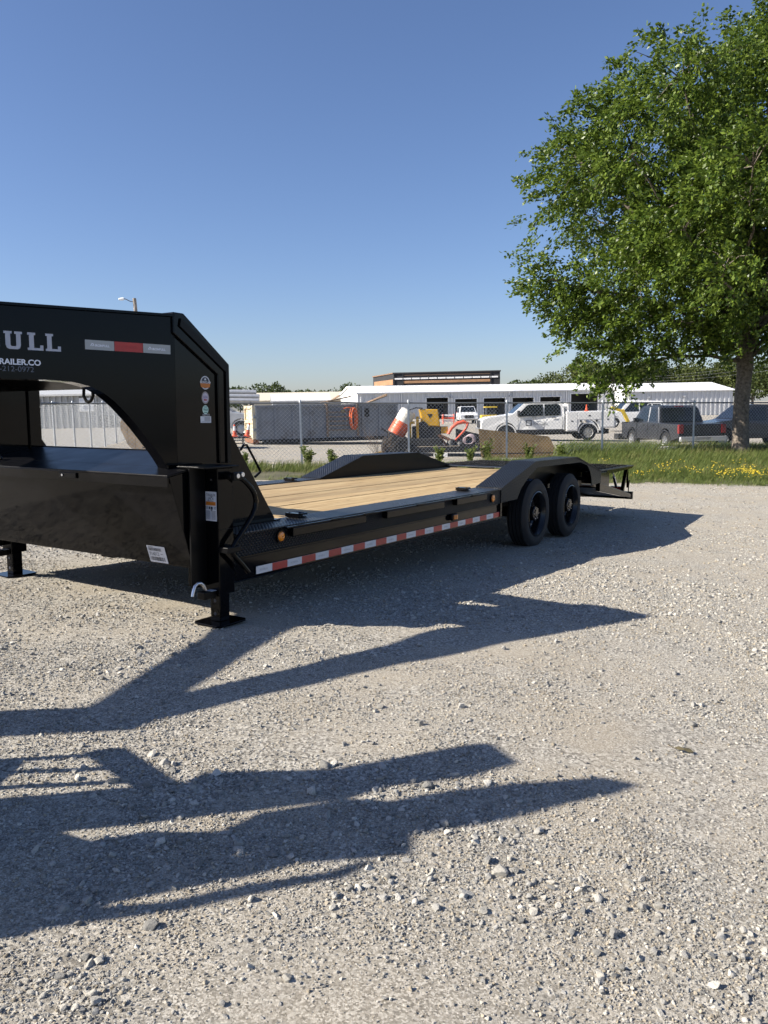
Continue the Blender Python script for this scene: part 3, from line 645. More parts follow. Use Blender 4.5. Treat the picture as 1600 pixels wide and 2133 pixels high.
# landing jacks
def make_jack():
    j = empty('landing_jack', parent=tr)
    MB().box(-.205, -.075, .0, .12, -.075, .69).build('outer_tube', BLACK, j, bevel=.006)
    MB().box(-.335, -.05, -.03, .20, .69, .702).build('top_plate', BLACK2, j, bevel=.003)
    MB().box(-.33, -.206, .10, .112, -.02, .69).build('mount_plate', BLACK2, j)
    MB().box(-.203, -.077, -.003, .0, .318, .322).build('weld_seam', BLACK2, j)
    for z in (.62, .52, .44): MB().cyl((-.206, .05, z), 'x', .006, -.003, 0, 8).build('rivet', ZINC, j)
    lg = MB().box(-.19, -.108, .015, .095, -.243, -.075).build('drop_leg', BLACK, j, bevel=.005)
    for z in (-.115, -.195): MB().cyl((-.1905, .055, z), 'x', .011, -.001, .001, 10).build('leg_hole', INK, lg)
    a = [(-.149+x_, .055+y_) for x_, y_ in ((-.125,-.09),(-.10,-.115),(.10,-.115),(.125,-.09),(.125,.09),(.10,.115),(-.10,.115),(-.125,.09))]
    MB().prism(a, -.254, -.242, 'z').build('foot', BLACK, j, bevel=.003)
    hd = MB(); hd.cyl((-.13, 0, .640), 'y', .021, -.05, .0, 14); hd.box(-.145, -.06, -.075, -.035, .615, .662)
    hd.build('gear_shaft', BLACK2, j, smooth=False, bevel=.004)
    ck = MB().tube([(-.105,-.05,.648),(-.068,-.05,.630),(-.02,-.05,.60),(.025,-.05,.563),(.058,-.05,.52),(.070,-.05,.475),(.060,-.05,.43),(.030,-.05,.385),(-.04,-.05,.315),(-.115,-.05,.245),(-.145,-.05,.205),(-.142,-.05,.175),(-.11,-.05,.145),(-.07,-.05,.108),(-.008,-.05,.043)], .0155, 12).build('crank_handle', BLACK, j, smooth=True)
    for c_ in ((-.115, -.083, .642), (-.075, -.083, .648)): MB().cyl(c_, 'y', .014, 0, .012, 12).build('crank_bolt', ZINC, ck)
    MB().box(-.205, -.09, -.072, .0, .185, .22).build('crank_clip', BLACK2, j, bevel=.004)
    MB().box(-.30, -.20, .03, .09, -.09, -.045).build('pin_bracket', BLACK2, j, bevel=.004)
    MB().tube([(-.272,.05,-.035),(-.285,.05,-.005),(-.31,.05,.014),(-.335,.05,.016),(-.356,.05,.002),(-.37,.05,-.03),(-.376,.05,-.055)], .0095, 10).build('pull_pin', ZINC, j, smooth=True)
    MB().box(-.25, -.21, .02, .07, -.044, -.043).build('pin_label', WHITE_ST, j)
    return j
jk = make_jack(); jk.location = (-.13, .0, 0)
jf = dup(jk, tr); jf.location = (-.02, WID-.28, .02)
for c_ in list(jf.children):
    if c_.name.startswith(('crank', 'gear')):
        for g_ in list(c_.children): bpy.data.objects.remove(g_)
        bpy.data.objects.remove(c_)
# jack label (on the front face of the near jack)
def quad_st(parent, O_, X_, Y_, w, h, mat, name='sticker', off=0.0):
    M = frame(O_, X_, Y_); z = off
    return MB().add([M @ Vector(p) for p in ((0,0,z),(w,0,z),(w,h,z),(0,h,z))], [(0,1,2,3)]).build(name, mat, parent)
FX, FY = (0,-1,0), (0,0,1)      # front faces: reading direction is towards the near side
js = quad_st(tr, (-.3365, .104, .373), FX, FY, .094, .175, WHITE_ST, 'jack_label')
M0 = frame((-.3368, .104, .373), FX, FY)
text('TRAILER', .021, INK, js, M0 @ Matrix.Translation((.009,.148,0)), 'print', extr=.0001)
text('JACK', .021, INK, js, M0 @ Matrix.Translation((.025,.126,0)), 'print', extr=.0001)
def patch(parent, M, x, y, w, h, mat, name='print', z=.0004):
    return MB().add([M @ Vector(p) for p in ((x,y,z),(x+w,y,z),(x+w,y+h,z),(x,y+h,z))], [(0,1,2,3)]).build(name, mat, parent)
patch(js, M0, .007, .093, .08, .022, ORANGE_ST)
patch(js, M0, .02, .118, .05, .003, INK)
for k in range(3):
    patch(js, M0, .005, .072+k*.006, .02, .002, INK); patch(js, M0, .07, .072+k*.006, .02, .002, INK)
patch(js, M0, .03, .07, .012, .016, INK); patch(js, M0, .046, .07, .016, .016, INK)
for k in range(9):
    patch(js, M0, .007, .010+k*.006, .036, .002, INK); patch(js, M0, .05, .010+k*.006, .036, .002, INK)
# stock label with bar codes on the toolbox front
sl = Vector((-.42+.588, 0, .09-.645)).normalized()
bY = -sl; M1 = frame((-.4205-.006, .494, .098), FX, bY)
st = MB().add([M1 @ Vector(p) for p in ((0,0,0),(.16,0,0),(.16,.112,0),(0,.112,0))], [(0,1,2,3)]).build('stock_label', WHITE_ST, tr)
text('916012', .036, INK, st, M1 @ Matrix.Translation((.012,.046,.0003)), 'print', extr=.0001, sx=.8)
rr_ = random.Random(3)
for yy, hh, x1 in ((.078,.02,.125), (.012,.026,.14)):
    x = .012
    while x < x1:
        w_ = rr_.choice((.0015,.003,.005)); patch(st, M1, x, yy, w_, hh, INK); x += w_ + rr_.choice((.0015,.003))
patch(st, M1, .012, .102, .05, .003, INK); patch(st, M1, .11, .058, .02, .003, INK)

# decals on the neck panel
def NM(s, w, z=.0012): 
    p = NP_(s, w, -z); return frame(p, (math.cos(TH), -math.sin(TH), 0), (0,0,1))
def seg_box(mb, M, x0, x1, y0, y1): mb.add([M @ Vector(p) for p in ((x0,y0,0),(x1,y0,0),(x1,y1,0),(x0,y1,0))], [(0,1,2,3)])
Hh = .090
def let_L(mb, M, x):
    seg_box(mb, M, x, x+.040, Hh-.012, Hh); seg_box(mb, M, x+.008, x+.032, .012, Hh-.012); seg_box(mb, M, x, x+.078, 0, .012); seg_box(mb, M, x+.062, x+.078, .012, .027)
def let_U(mb, M, x):
    seg_box(mb, M, x, x+.040, Hh-.012, Hh); seg_box(mb, M, x+.052, x+.090, Hh-.012, Hh)
    seg_box(mb, M, x+.008, x+.032, .022, Hh-.012); seg_box(mb, M, x+.060, x+.082, .022, Hh-.012)
    mb.add([M @ Vector((a, b, 0)) for a, b in ((x+.008,.022),(x+.014,.006),(x+.026,0),(x+.066,0),(x+.077,.006),(x+.082,.022),(x+.060,.022),(x+.057,.015),(x+.036,.015),(x+.032,.022))], [(0,1,2,3,6,7,8,9),(3,4,5,6)])
def let_B(mb, M, x):
    seg_box(mb, M, x, x+.012, 0, .012); seg_box(mb, M, x, x+.012, Hh-.012, Hh); seg_box(mb, M, x+.008, x+.032, .0, Hh)
    for y0, y1 in ((0,.014),(.038,.052),(Hh-.014,Hh)): seg_box(mb, M, x+.032, x+.066, y0, y1)
    for y0, y1 in ((.008,.044),(.046,Hh-.008)): seg_box(mb, M, x+.060, x+.080, y0, y1)
def let_I(mb, M, x):
    seg_box(mb, M, x, x+.042, Hh-.012, Hh); seg_box(mb, M, x, x+.042, 0, .012); seg_box(mb, M, x+.009, x+.033, .012, Hh-.012)
def let_N(mb, M, x):
    seg_box(mb, M, x+.006, x+.026, 0, Hh); seg_box(mb, M, x+.062, x+.082, 0, Hh)
    mb.add([M @ Vector((a, b, 0)) for a, b in ((x+.026,Hh),(x+.020,Hh-.02),(x+.062,0),(x+.068,.02))], [(0,1,2,3)])
def let_O(mb, M, x):
    for a, b, c, d in ((x,x+.022,.014,Hh-.014),(x+.062,x+.084,.014,Hh-.014),(x+.010,x+.074,0,.015),(x+.010,x+.074,Hh-.015,Hh)): seg_box(mb, M, a, b, c, d)
def let_R(mb, M, x):
    seg_box(mb, M, x, x+.040, 0, .012); seg_box(mb, M, x+.008, x+.032, 0, Hh); seg_box(mb, M, x+.032, x+.066, Hh-.014, Hh); seg_box(mb, M, x+.032, x+.066, .038, .052)
    seg_box(mb, M, x+.060, x+.080, .046, Hh-.008); mb.add([M @ Vector((a, b, 0)) for a, b in ((x+.045,.038),(x+.066,.038),(x+.088,0),(x+.062,0))], [(0,1,2,3)])
ml = MB(); M2 = NM(.642, 1.329)      # local x: 0 at the right end of the last L, negative to the left
xL2 = -.082; xL1 = -.172; xU = -.287
let_L(ml, M2, xL2); let_L(ml, M2, xL1); let_U(ml, M2, xU); let_B(ml, M2, xU-.100); let_N(ml, M2, xU-.20); let_O(ml, M2, xU-.30); let_R(ml, M2, xU-.41); let_I(ml, M2, xU-.48)
ml.build('brand_lettering', SILVER_D, tr)
text('TRAILER.CO', .0400, WHITE_D, tr, NM(.752, 1.2515), 'web_lettering', align='RIGHT', extr=.0002, bold=.0012, sx=1.05)
text('-212-0972', .039, pm('phone_outline_grey', (.10,.115,.15), .4), tr, NM(.787, 1.216), 'phone_lettering', align='RIGHT', extr=.0002, sx=1.05)
# reflective decal
for s1, s0, mt in ((.519,.356,TAPE_N), (.356,.190,TAPE_R), (.190,.023,TAPE_N)):
    M = NM(s1, 1.350); tp = MB(); seg_box(tp, M, .001, s1-s0-.001, 0, .052); t_ = tp.build('reflective_decal', mt, tr)
    if mt is TAPE_N:
        text('IRONBULL', .017, WHITE_D, t_, NM(s1-.055, 1.3685, .0018), 'decal_print', extr=.0001, bold=.0006)
        e_ = MB(); Me = NM(s1-.028, 1.370, .0018)
        for pts in (((0,.0),(.006,0),(.014,.016),(.010,.016)), ((.008,0),(.013,.006),(.017,.0)), ((.013,.014),(.017,.016),(.024,.002),(.019,0))): e_.add([Me @ Vector((a, b, 0)) for a, b in pts], [tuple(range(len(pts)))])
        e_.build('decal_emblem', WHITE_D, t_)
    else:
        text('IRONBULL', .017, RED_ST, t_, NM(s1-.055, 1.3685, .0018), 'decal_print', extr=.0001)
# badges on the near riser
def disc(parent, c, rx, rz, mat, name, y=.2385, n=28, r0=0):
    mb = MB(); o_ = [(c[0]+rx*math.cos(2*math.pi*k/n), y, c[1]+rz*math.sin(2*math.pi*k/n)) for k in range(n)]
    if r0:
        i_ = [(c[0]+rx*r0*math.cos(2*math.pi*k/n), y, c[1]+rz*r0*math.sin(2*math.pi*k/n)) for k in range(n)]
        mb.add(o_+i_, [(k, (k+1) % n, (k+1) % n+n, k+n) for k in range(n)])
    else: mb.add(o_, [tuple(range(n))])
    return mb.build(name, mat, parent)
NX, NY = (1,0,0), (0,0,1)
bd = disc(tr, (-.183,1.197), .038, .040, INK, 'badge')
disc(bd, (-.183,1.197), .039, .041, WHITE_ST, 'badge_ring', .238, r0=.84)
MB().add([(x, .2376, z) for x, z in ((-.226,1.193),(-.140,1.193),(-.146,1.172),(-.165,1.166),(-.201,1.166),(-.220,1.172))], [(0,1,2,3,4,5)]).build('badge_band', ORANGE_ST, bd)
MB().add([(x, .2374, z) for x, z in ((-.194,1.212),(-.172,1.212),(-.183,1.228))], [(0,1,2)]).build('badge_peak', WHITE_ST, bd)
text('IRONCLAD', .0175, WHITE_ST, bd, frame((-.183, .2372, 1.194), NX, NY), 'badge_print', align='CENTER', extr=.0001, bold=.0006)
b2 = disc(tr, (-.184,1.106), .031, .038, pm('badge_taupe', (.30,.26,.24), .5), 'badge')
disc(b2, (-.184,1.106), .024, .030, pm('badge_lilac', (.52,.46,.55), .5), 'badge_field', .238)
text('USA', .020, BLUE_ST, b2, frame((-.184, .2376, 1.103), NX, NY), 'badge_print', align='CENTER', extr=.0001)
for dx, dz in ((-.013,.018),(.013,.018),(0,.022)): disc(b2, (-.184+dx,1.106+dz), .004, .004, WHITE_ST, 'badge_star', .2376, 8)
MB().add([(x, .2376, z) for x, z in ((-.200,1.098),(-.168,1.096),(-.174,1.088),(-.196,1.088))], [(0,1,2,3)]).build('badge_stripe', RED_ST, b2)
b3 = disc(tr, (-.185,1.033), .025, .027, GREEN_ST, 'badge')
text('TRUE', .0165, GREEN_INK, b3, frame((-.185, .238, 1.0275), NX, NY), 'badge_print', align='CENTER', extr=.0001, bold=.0004)
for z in (1.048, 1.014): MB().box(-.199, -.171, .2378, .238, z, z+.004).build('badge_print', GREEN_INK, b3)
nt = MB().box(-.228, -.140, .2375, .2395, .953, .993).build('notice_label', WHITE_ST, tr)
text('NOTICE', .0165, WHITE_ST, nt, frame((-.211, .238, .996), NX, NY), 'print', extr=.0001)
for k in range(5): MB().box(-.196 if k else -.22, -.146, .237, .2374, .958+k*.0065, .9605+k*.0065).build('print', pm('print_grey', (.2,.22,.27), .6) if k == 0 else INK, nt)
# grab handle on the gusset
MB().tube([(.135,.255,.775),(.165,.255,.806),(.195,.255,.808),(.25,.255,.735),(.318,.255,.640),(.325,.255,.622),(.27,.255,.592)], .0085, 8).build('grab_handle', BLACK2, ri_n, smooth=True)
# ------------------------------------------------------------------ main elm on the verge
BARK = pm('bark', (.15,.125,.10), .95, var=.7, scale=16, bump=1.0, bscale=22)
LEAF_A = leaf_mat('elm_leaf', (.030,.066,.010), (.185,.255,.036), .36, .4)
LEAF_B = leaf_mat('far_leaf', (0.040,0.063,0.016), (0.086,0.115,0.034), .3, .7)
def leaf_mesh(name, centers, dirs, size, mat, parent, n_rng, w_ratio=.5, droop=.0):
    """one folded four-corner leaf per centre"""
    n = len(centers); d = dirs/np.linalg.norm(dirs, axis=1, keepdims=True)
    r = n_rng.normal(0, 1, (n, 3)); s = np.cross(d, r); s /= np.linalg.norm(s, axis=1, keepdims=True)
    L = size*n_rng.uniform(.65, 1.3, (n, 1)); W = L*w_ratio*n_rng.uniform(.8, 1.2, (n, 1))
    a = centers; m = centers + d*L*.5; t = centers + d*L
    nn = np.cross(d, s)
    co = np.stack([a, m + s*W*.5 + nn*W*.15, t, m - s*W*.5 + nn*W*.15], 1).reshape(-1, 3)
    return raw_mesh(name, co, np.arange(n*4), 4, mat, parent)
def build_elm():
    base = Vector((11.15, 24.6, gz(11.15, 24.6)-.08))
    t = empty('elm_tree', base); tag(t, 'large leafy green elm with thick rough trunk on the grass verge', 'tree')
    rg = np.random.default_rng(12)
    # crown: many uneven tufts set on a boxy envelope, wider at the shoulders
    lobes = [(-.2,0,8.2,3.6,3.4,3.2), (2.4,.2,8.4,3.0,2.8,2.8), (-2.2,-.5,7.0,2.2,2.2,1.9)]
    tries = 0
    while len(lobes) < 52 and tries < 4000:
        tries += 1
        d = rg.normal(0, 1, 3); d /= np.linalg.norm(d); ee = 2.7
        rad = (abs(d[0]/6.5)**ee + abs(d[1]/5.8)**ee + abs(d[2]/4.95)**ee)**(-1/ee)
        r_ = rg.uniform(.75, 1.55); c_ = np.array((.1, 0, 7.95)) + d*(rad - r_*rg.uniform(.75, 1.0))*rg.uniform(.80, 1.02)
        if c_[2] < 3.9: continue
        if c_[0] < -1 and c_[2] > 11.5 + .42*(c_[0]+1): continue
        if any(np.linalg.norm(c_-np.array(l[:3])) < .62*(r_+min(l[3], 1.6)) for l in lobes[3:]): continue
        lobes.append((*c_, r_*1.15, r_*1.1, r_*.8))
    lobes += [(-4.2,.2,3.3,.9,.8,.9), (-3.0,-.2,3.4,1.1,1.0,.7), (-4.9,0,4.7,1.2,1.0,.8), (-3.9,.1,2.6,.5,.5,.6), (-1.0,-.6,3.8,1.0,1.0,.5), (-6.0,-.3,5.6,.9,.9,.6), (-5.2,-.2,8.9,1.4,1.4,1.2), (-4.2,-.4,10.2,1.3,1.3,.9), (-.2,0,12.2,.9,.9,.7)]
    # skeleton
    tw = MB(); H0 = 3.3
    tw.tube([(0,0,0),(.01,0,.25),(.0,.02,.9),(-.02,.0,1.8),(.03,0,2.7),(.05,0,H0)], [.37,.285,.25,.23,.225,.235], 18, cap=False)
    trunk = tw.build('trunk', BARK, t, smooth=True)
    limbs = MB(); nodes = []
    for i, lb in enumerate(lobes):
        tgt = Vector(lb[:3]); st = Vector((.05, 0, H0 - .15 + .25*(i % 4))) if i % 3 else Vector((.05, 0, H0+.6))
        mid = st.lerp(tgt, .5) + Vector((rg.normal(0,.3), rg.normal(0,.3), .35)); pts = []
        for k in range(8):
            q = k/7; p = st*(1-q)**2 + mid*2*q*(1-q) + tgt*q*q
            pts.append(p + Vector((rg.normal(0,.07), rg.normal(0,.07), rg.normal(0,.05)))*(0 if k == 0 else 1))
        r0 = .15 if lb[3] > 2.0 else .055
        limbs.tube(pts, [r0*(1-.85*k/7)+.012 for k in range(8)], 8)
        nodes += pts[3:]
    limbs.tube([(.05,0,2.9),(.0,0,4.6),(-.05,.1,6.6),(.1,.1,8.6),(.3,.1,10.8)], [.25,.2,.15,.1,.03], 12)
    nodes += [Vector((0,0,5.4)), Vector((0,.1,7.6)), Vector((.2,.1,9.6))]
    limbs.build('limbs', BARK, trunk, smooth=True)
    # sprays of leaves
    vol = np.array([l[3]*l[4]*l[5] for l in lobes]); cnt = (vol**.75/ (vol**.75).sum()*5600).astype(int)
    spr = []
    for l, c in zip(lobes, cnt):
        u_ = rg.normal(0, 1, (c, 3)); u_ /= np.linalg.norm(u_, axis=1, keepdims=True)
        rad = rg.power(2.6, (c, 1)); p = np.array(l[:3]) + u_*rad*np.array(l[3:])
        spr.append(np.concatenate([p, u_], 1))
    spr = np.concatenate(spr)
    cl = value_noise(spr[:,0]*1.0+50, spr[:,2]+spr[:,1]*.7+50, 77, .85, 2)
    spr = spr[cl > .30]
    # wind-blown tips that leave the outline
    tips = []
    for (x, z) in ((-6.8,6.4),(-6.8,7.7),(-6.7,8.7),(-6.4,5.2),(-5.7,10.2),(-4.8,11.1),(-3.3,11.6),(-1.9,12.3),(-.6,13.0),(-5.6,4.0),(-4.4,3.0),(-6.5,7.2),(-2.6,12.0),(.3,13.1),(-5.3,10.8),(-4.1,11.3)):
        for k in range(5):
            q = k/4; tips.append((x + q*1.3 + rg.normal(0,.06), rg.normal(-.3,.3), z - .45*q*abs(rg.normal(.6,.4)) - .2*(1-q), -.9, 0, .15))
    spr = np.concatenate([spr, np.array(tips)])
    nl = 46; n = len(spr); P = np.repeat(spr[:, :3], nl, 0); U = np.repeat(spr[:, 3:], nl, 0)
    # each spray is a short drooping twig bent by a wind from the right
    ax = U*.55 + np.array([-.55, 0, -.12]) + np.repeat(rg.normal(0, .45, (n, 3)), nl, 0); ax /= np.linalg.norm(ax, axis=1, keepdims=True)
    q = rg.uniform(0, 1, (n*nl, 1)); ln = np.repeat(rg.uniform(.35, .75, (n, 1)), nl, 0)
    C_ = P + ax*q*ln + rg.normal(0, .085, (n*nl, 3))*(1.15-q*.6) - np.array([0,0,1])*q*q*.16
    D_ = ax*.8 + rg.normal(0, .6, (n*nl, 3)) + np.array([-.25, 0, -.3])
    leaf_mesh('crown', C_, D_, .125, LEAF_A, t, rg, .52)
    tq = MB(); pick = rg.choice(len(spr), 420, replace=False); nv = np.array([tuple(v) for v in nodes])
    for i in pick:
        p = spr[i, :3]; j = np.argmin(((nv-p)**2).sum(1)); a = Vector(nv[j]); b = Vector(p)
        if (a-b).length > 3.2: continue
        mid = a.lerp(b, .5) + Vector((0, 0, .12)); tq.tube([a, mid, b], [.022, .014, .006], 4, cap=False)
    tq.build('twigs', BARK, trunk)
    return t
build_elm()

# ------------------------------------------------------------------ far trees
def tree_proto(seed, h, rx, mat=LEAF_B, nf=2600, size=.42):
    rg = np.random.default_rng(seed); lob = [(0,0,h*.62,rx,rx,h*.36)] + [(rg.uniform(-.6,.6)*rx, rg.uniform(-.6,.6)*rx, h*rg.uniform(.4,.8), rx*.55, rx*.55, h*.2) for _ in range(7)]
    pts, dr = [], []
    for l in lob:
        c = nf//8; u_ = rg.normal(0,1,(c,3)); u_ /= np.linalg.norm(u_, axis=1, keepdims=True)
        pts.append(np.array(l[:3]) + u_*rg.power(4,(c,1))*np.array(l[3:])); dr.append(u_ + rg.normal(0,.7,(c,3)))
    P, D = np.concatenate(pts), np.concatenate(dr); k = P[:,2] > h*.08
    return P[k], D[k], rg
def far_tree(i, name, label, loc, h, rx, group, seed, nf=2600, size=.42, mat=None):
    t = empty(name, loc); tag(t, label, 'tree', group)
    P, D, rg = tree_proto(seed, h, rx, nf=nf)
    leaf_mesh('crown', P, D, size, mat or LEAF_B, t, rg, .75)
    MB().tube([(0,0,-.4),(0,0,h*.35),(.1,0,h*.6)], [h*.028,h*.02,h*.008], 8).build('trunk', BARK, t, smooth=True)
    return t
LEAF_C = leaf_mat('olive_leaf', (.055,.075,.016), (.11,.13,.035), .3, .7)
nr = 0
for (x, y, h, r, m) in ((31,168,7.2,4.2,0),(36.5,171,9.0,4.6,1),(41,166,10.6,5.0,1),(46,170,11.6,5.4,0),(51,166,11.0,5.0,1),(56,168,11.4,5.2,0),(61,165,11.0,5.2,1),(66,168,10.4,5.0,0),(71,165,11.2,5.4,1),(76,163,10.6,5.0,0),(81,160,11,5.2,1),(86,158,10.5,5,0)):
    ordn = ('first','second','third','fourth','fifth','sixth','seventh','eighth','ninth','tenth','eleventh','twelfth')[nr]
    far_tree(nr, 'background_tree', ordn + ' bushy olive green tree from the left in the row behind the white buildings', (x, y, -.5), h, r, 'trees behind the white buildings', 40+nr, 3600, .5, (LEAF_B, LEAF_C)[m]); nr += 1
nl_ = 0
for (x, y, h, r) in ((-52,262,9.2,5.5),(-46,258,9.6,5.2),(-41,262,10.4,5.6),(-36,260,10.6,5.0),(-29,265,8.2,4.6),(-22,262,8.0,4.6),(-15,262,8.6,4.4),(-9.5,258,10.4,3.6)):
    ordn = ('first','second','third','fourth','fifth','sixth','seventh','eighth')[nl_]
    far_tree(nl_, 'distant_tree', ordn + ' dark green tree from the left on the skyline above the dumpster', (x, y, -.5), h, r, 'skyline trees on the left', 70+nl_, 1500, .75); nl_ += 1
for k, (x, y, h, r) in enumerate(((-43,112,6.4,3.4),(-38,113,6.0,3.4),(-33,112,6.5,3.2))):
    far_tree(k, 'distant_tree', ('first','second','third')[k] + ' green tree from the left above the grey shed seen under the trailer neck', (x, y, -.3), h, r, 'trees above the grey shed', 90+k, 1800, .45)

# ------------------------------------------------------------------ buildings
def corrugated(x0, x1, z0, z1, pitch=.6, rib=.05, depth=.13, skip=()):
    """ribbed sheet wall facing -y along x; skip = list of (xa, xb, za, zb) openings"""
    mb = MB(); cuts = sorted({x0, x1} | {v for s in skip for v in s[:2]})
    for a, b in zip(cuts[:-1], cuts[1:]):
        op = [s for s in skip if s[0] <= a+1e-6 and s[1] >= b-1e-6]
        for (za, zb) in ([(z0, z1)] if not op else [(op[0][3], z1)] + ([(z0, op[0][2])] if op[0][2] > z0 else [])):
            x = a
            while x < b-1e-6:
                e = min(b, x+pitch); m = min(e, x+pitch*.62)
                mb.add([(x,0,za),(m,0,za),(m,0,zb),(x,0,zb)], [(0,1,2,3)])
                if e > m: mb.add([(m,0,za),(m+.02,-depth,za),(e-.02,-depth,za),(e,0,za),(m,0,zb),(m+.02,-depth,zb),(e-.02,-depth,zb),(e,0,zb)], [(0,1,5,4),(1,2,6,5),(2,3,7,6)])
                x = e
    return mb
WALLW = pm('white_sheet_wall', (.60,.61,.62), .5, var=.06, scale=.4); ROOFW = pm('white_roof', (.85,.85,.84), .5, var=.04, scale=.3); TRIMW = pm('white_trim', (.78,.78,.77), .5, var=.04)
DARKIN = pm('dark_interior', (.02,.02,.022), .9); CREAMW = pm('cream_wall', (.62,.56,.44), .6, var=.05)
def shed(name, label, loc, yaw, L, D, eave, ridge, doors, wall, roof, group=None, pitch=.6, lamps=(), gable_vent=True):
    """gable shed; local x along the front, front at y=0 facing -y"""
    b = empty(name, loc, yaw); tag(b, label, 'building', group)
    corrugated(0, L, -.6, eave, pitch, skip=[(d[0], d[1], -.6, d[2]) for d in doors]).build('wall', wall, b)
    MB().prism([(0,-.6),(D,-.6),(D,eave),(D/2,ridge),(0,eave)], .02, .06, 'x').build('gable_wall', TRIMW if wall is WALLW else wall, b)
    MB().prism([(0,-.6),(D,-.6),(D,eave),(D/2,ridge),(0,eave)], L-.06, L-.02, 'x').build('gable_wall', wall, b)
    MB().box(.06, L-.06, D-.06, D-.02, -.6, eave).build('back_wall', wall, b)
    MB().hexa([(-.25,-.35,eave-.05),(L+.25,-.35,eave-.05),(L+.25,D/2,ridge),(-.25,D/2,ridge)], [(-.25,-.35,eave+.10),(L+.25,-.35,eave+.10),(L+.25,D/2,ridge+.15),(-.25,D/2,ridge+.15)]).build('roof', roof, b)
    MB().hexa([(-.25,D/2,ridge),(L+.25,D/2,ridge),(L+.25,D+.35,eave-.05),(-.25,D+.35,eave-.05)], [(-.25,D/2,ridge+.15),(L+.25,D/2,ridge+.15),(L+.25,D+.35,eave+.10),(-.25,D+.35,eave+.10)]).build('roof', roof, b)
    for d in doors:
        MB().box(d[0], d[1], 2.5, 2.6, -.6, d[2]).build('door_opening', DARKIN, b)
        MB().box(d[0]-.16, d[0], -.09, .12, -.6, d[2]+.12).build('door_jamb', TRIMW, b); MB().box(d[1], d[1]+.16, -.09, .12, -.6, d[2]+.12).build('door_jamb', TRIMW, b)
        MB().box(d[0], d[1], -.09, .12, d[2], d[2]+.14).build('door_head', TRIMW, b)
        if len(d) > 3: MB().box(d[0]+.02, d[1]-.02, .12, .2, d[2]-d[3], d[2]).build('door_leaf', DARKIN, b)
    for x, z in lamps:
        q = MB().box(x-.22, x+.22, -.30, -.05, z-.14, z+.14).build('wall_lamp', pm('lamp_grey', (.25,.26,.28), .5), b); MB().box(x-.16, x+.16, -.315, -.299, z-.09, z+.07).build('lamp_lens', CLEARLENS, q)
    return b
b1 = shed('metal_workshop', 'long white metal workshop with open vehicle bays behind the white truck', (-3.6, 118, -.4), R(12.5), 41.5, 15, 4.0, 5.15,
     [(10.6,14.0,3.2),(15.1,18.6,2.95),(19.7,23.2,3.0),(24.4,27.9,3.0),(29.0,32.4,3.05),(34.2,38.8,3.45)], WALLW, ROOFW, pitch=.72, lamps=((2.4,3.0),(14.5,3.3),(24.0,3.3)))
for x, z in ((4.0,4.35),(11.0,4.2)): MB().box(.0, .015, x, x+.5, z-.5, z-.1).build('gable_vent', DARKIN, b1)
for x in (6.6, 14.5, 23.8, 33.3, 40.6): MB().box(x, x+.16, -.17, -.05, -.6, 3.95).build('downpipe', TRIMW, b1)
shed('metal_shed', 'smaller white metal shed right of the workshop behind the dark pickups', (37.4, 122, -.6), R(4), 17.0, 15, 3.75, 5.05, [], WALLW, ROOFW, pitch=.72, lamps=((3.6,2.9),(9.2,2.95)))
shed('storage_shed', 'small white gabled storage building behind the grey dumpster', (-18.3, 133, -.3), R(9), 9.6, 6.6, 3.1, 4.3, [], pm('grey_sheet_wall', (.30,.32,.35), .5, var=.06, scale=.4), pm('pale_roof', (.60,.60,.59), .5, var=.04), pitch=.72)
shed('cream_shed', 'long cream building furthest back behind the small white shed', (-28.3, 168, -.3), R(7), 22, 12, 3.6, 5.3, [], CREAMW, CREAMW, pitch=.9)
# unfinished dark building with timber bands
db = empty('frame_building', (-3.2, 196, -1)); tag(db, 'dark flat roofed building frame with timber bands above the workshop roof', 'building')
db.rotation_euler = (0, 0, R(-6))
DKC = pm('dark_cladding', (.025,.026,.03), .7, var=.2, scale=.5); TIM = pm('timber_band', (.34,.19,.10), .7, var=.2, scale=.6)
MB().box(6.2, 32, 0, 12, 0, 10.6).build('wall', DKC, db); MB().hexa([(0,10,0),(6.2,0,0),(6.2,11,0),(1,12,0)], [(0,10,10.2),(6.2,0,10.6),(6.2,11,10.6),(1,12,10.2)]).build('side_wall', DKC, db)
MB().box(6.0, 32.2, -.3, 12.2, 10.6, 10.85).build('parapet', pm('parapet_dark', (.05,.05,.055), .6), db)
MB().hexa([(-.2,9.8,10.2),(6.2,-.3,10.6),(6.2,.0,10.6),(0.2,10.1,10.2)], [(-.2,9.8,10.45),(6.2,-.3,10.85),(6.2,.0,10.85),(.2,10.1,10.45)]).build('parapet', pm('parapet_timber', (.22,.13,.08), .7), db)
MB().hexa([(.3,9.3,7.9),(6.0,.1,7.9),(6.0,.4,7.9),(.5,9.6,7.9)], [(.3,9.3,9.0),(6.0,.1,9.2),(6.0,.4,9.2),(.5,9.6,9.0)]).build('timber_band', TIM, db)
MB().box(8.6, 29.6, -.12, 0, 8.2, 8.8).build('timber_band', TIM, db); MB().box(8.6, 29.6, -.12, 0, 10.0, 10.3).build('timber_band', pm('timber_dark', (.10,.065,.045), .7), db)
for k in range(12): MB().box(6.5+k*2.1, 8.4+k*2.1, -.2, .0, 9.15, 9.5).build('clerestory_window', pm('bright_sheet', (.8,.8,.8), .4) if k == 0 else bpy.data.materials['bright_sheet'], db)
for x in (6.2, 8.4, 29.7): MB().box(x, x+.2, -.22, 0, 0, 10.6).build('column', DKC, db)
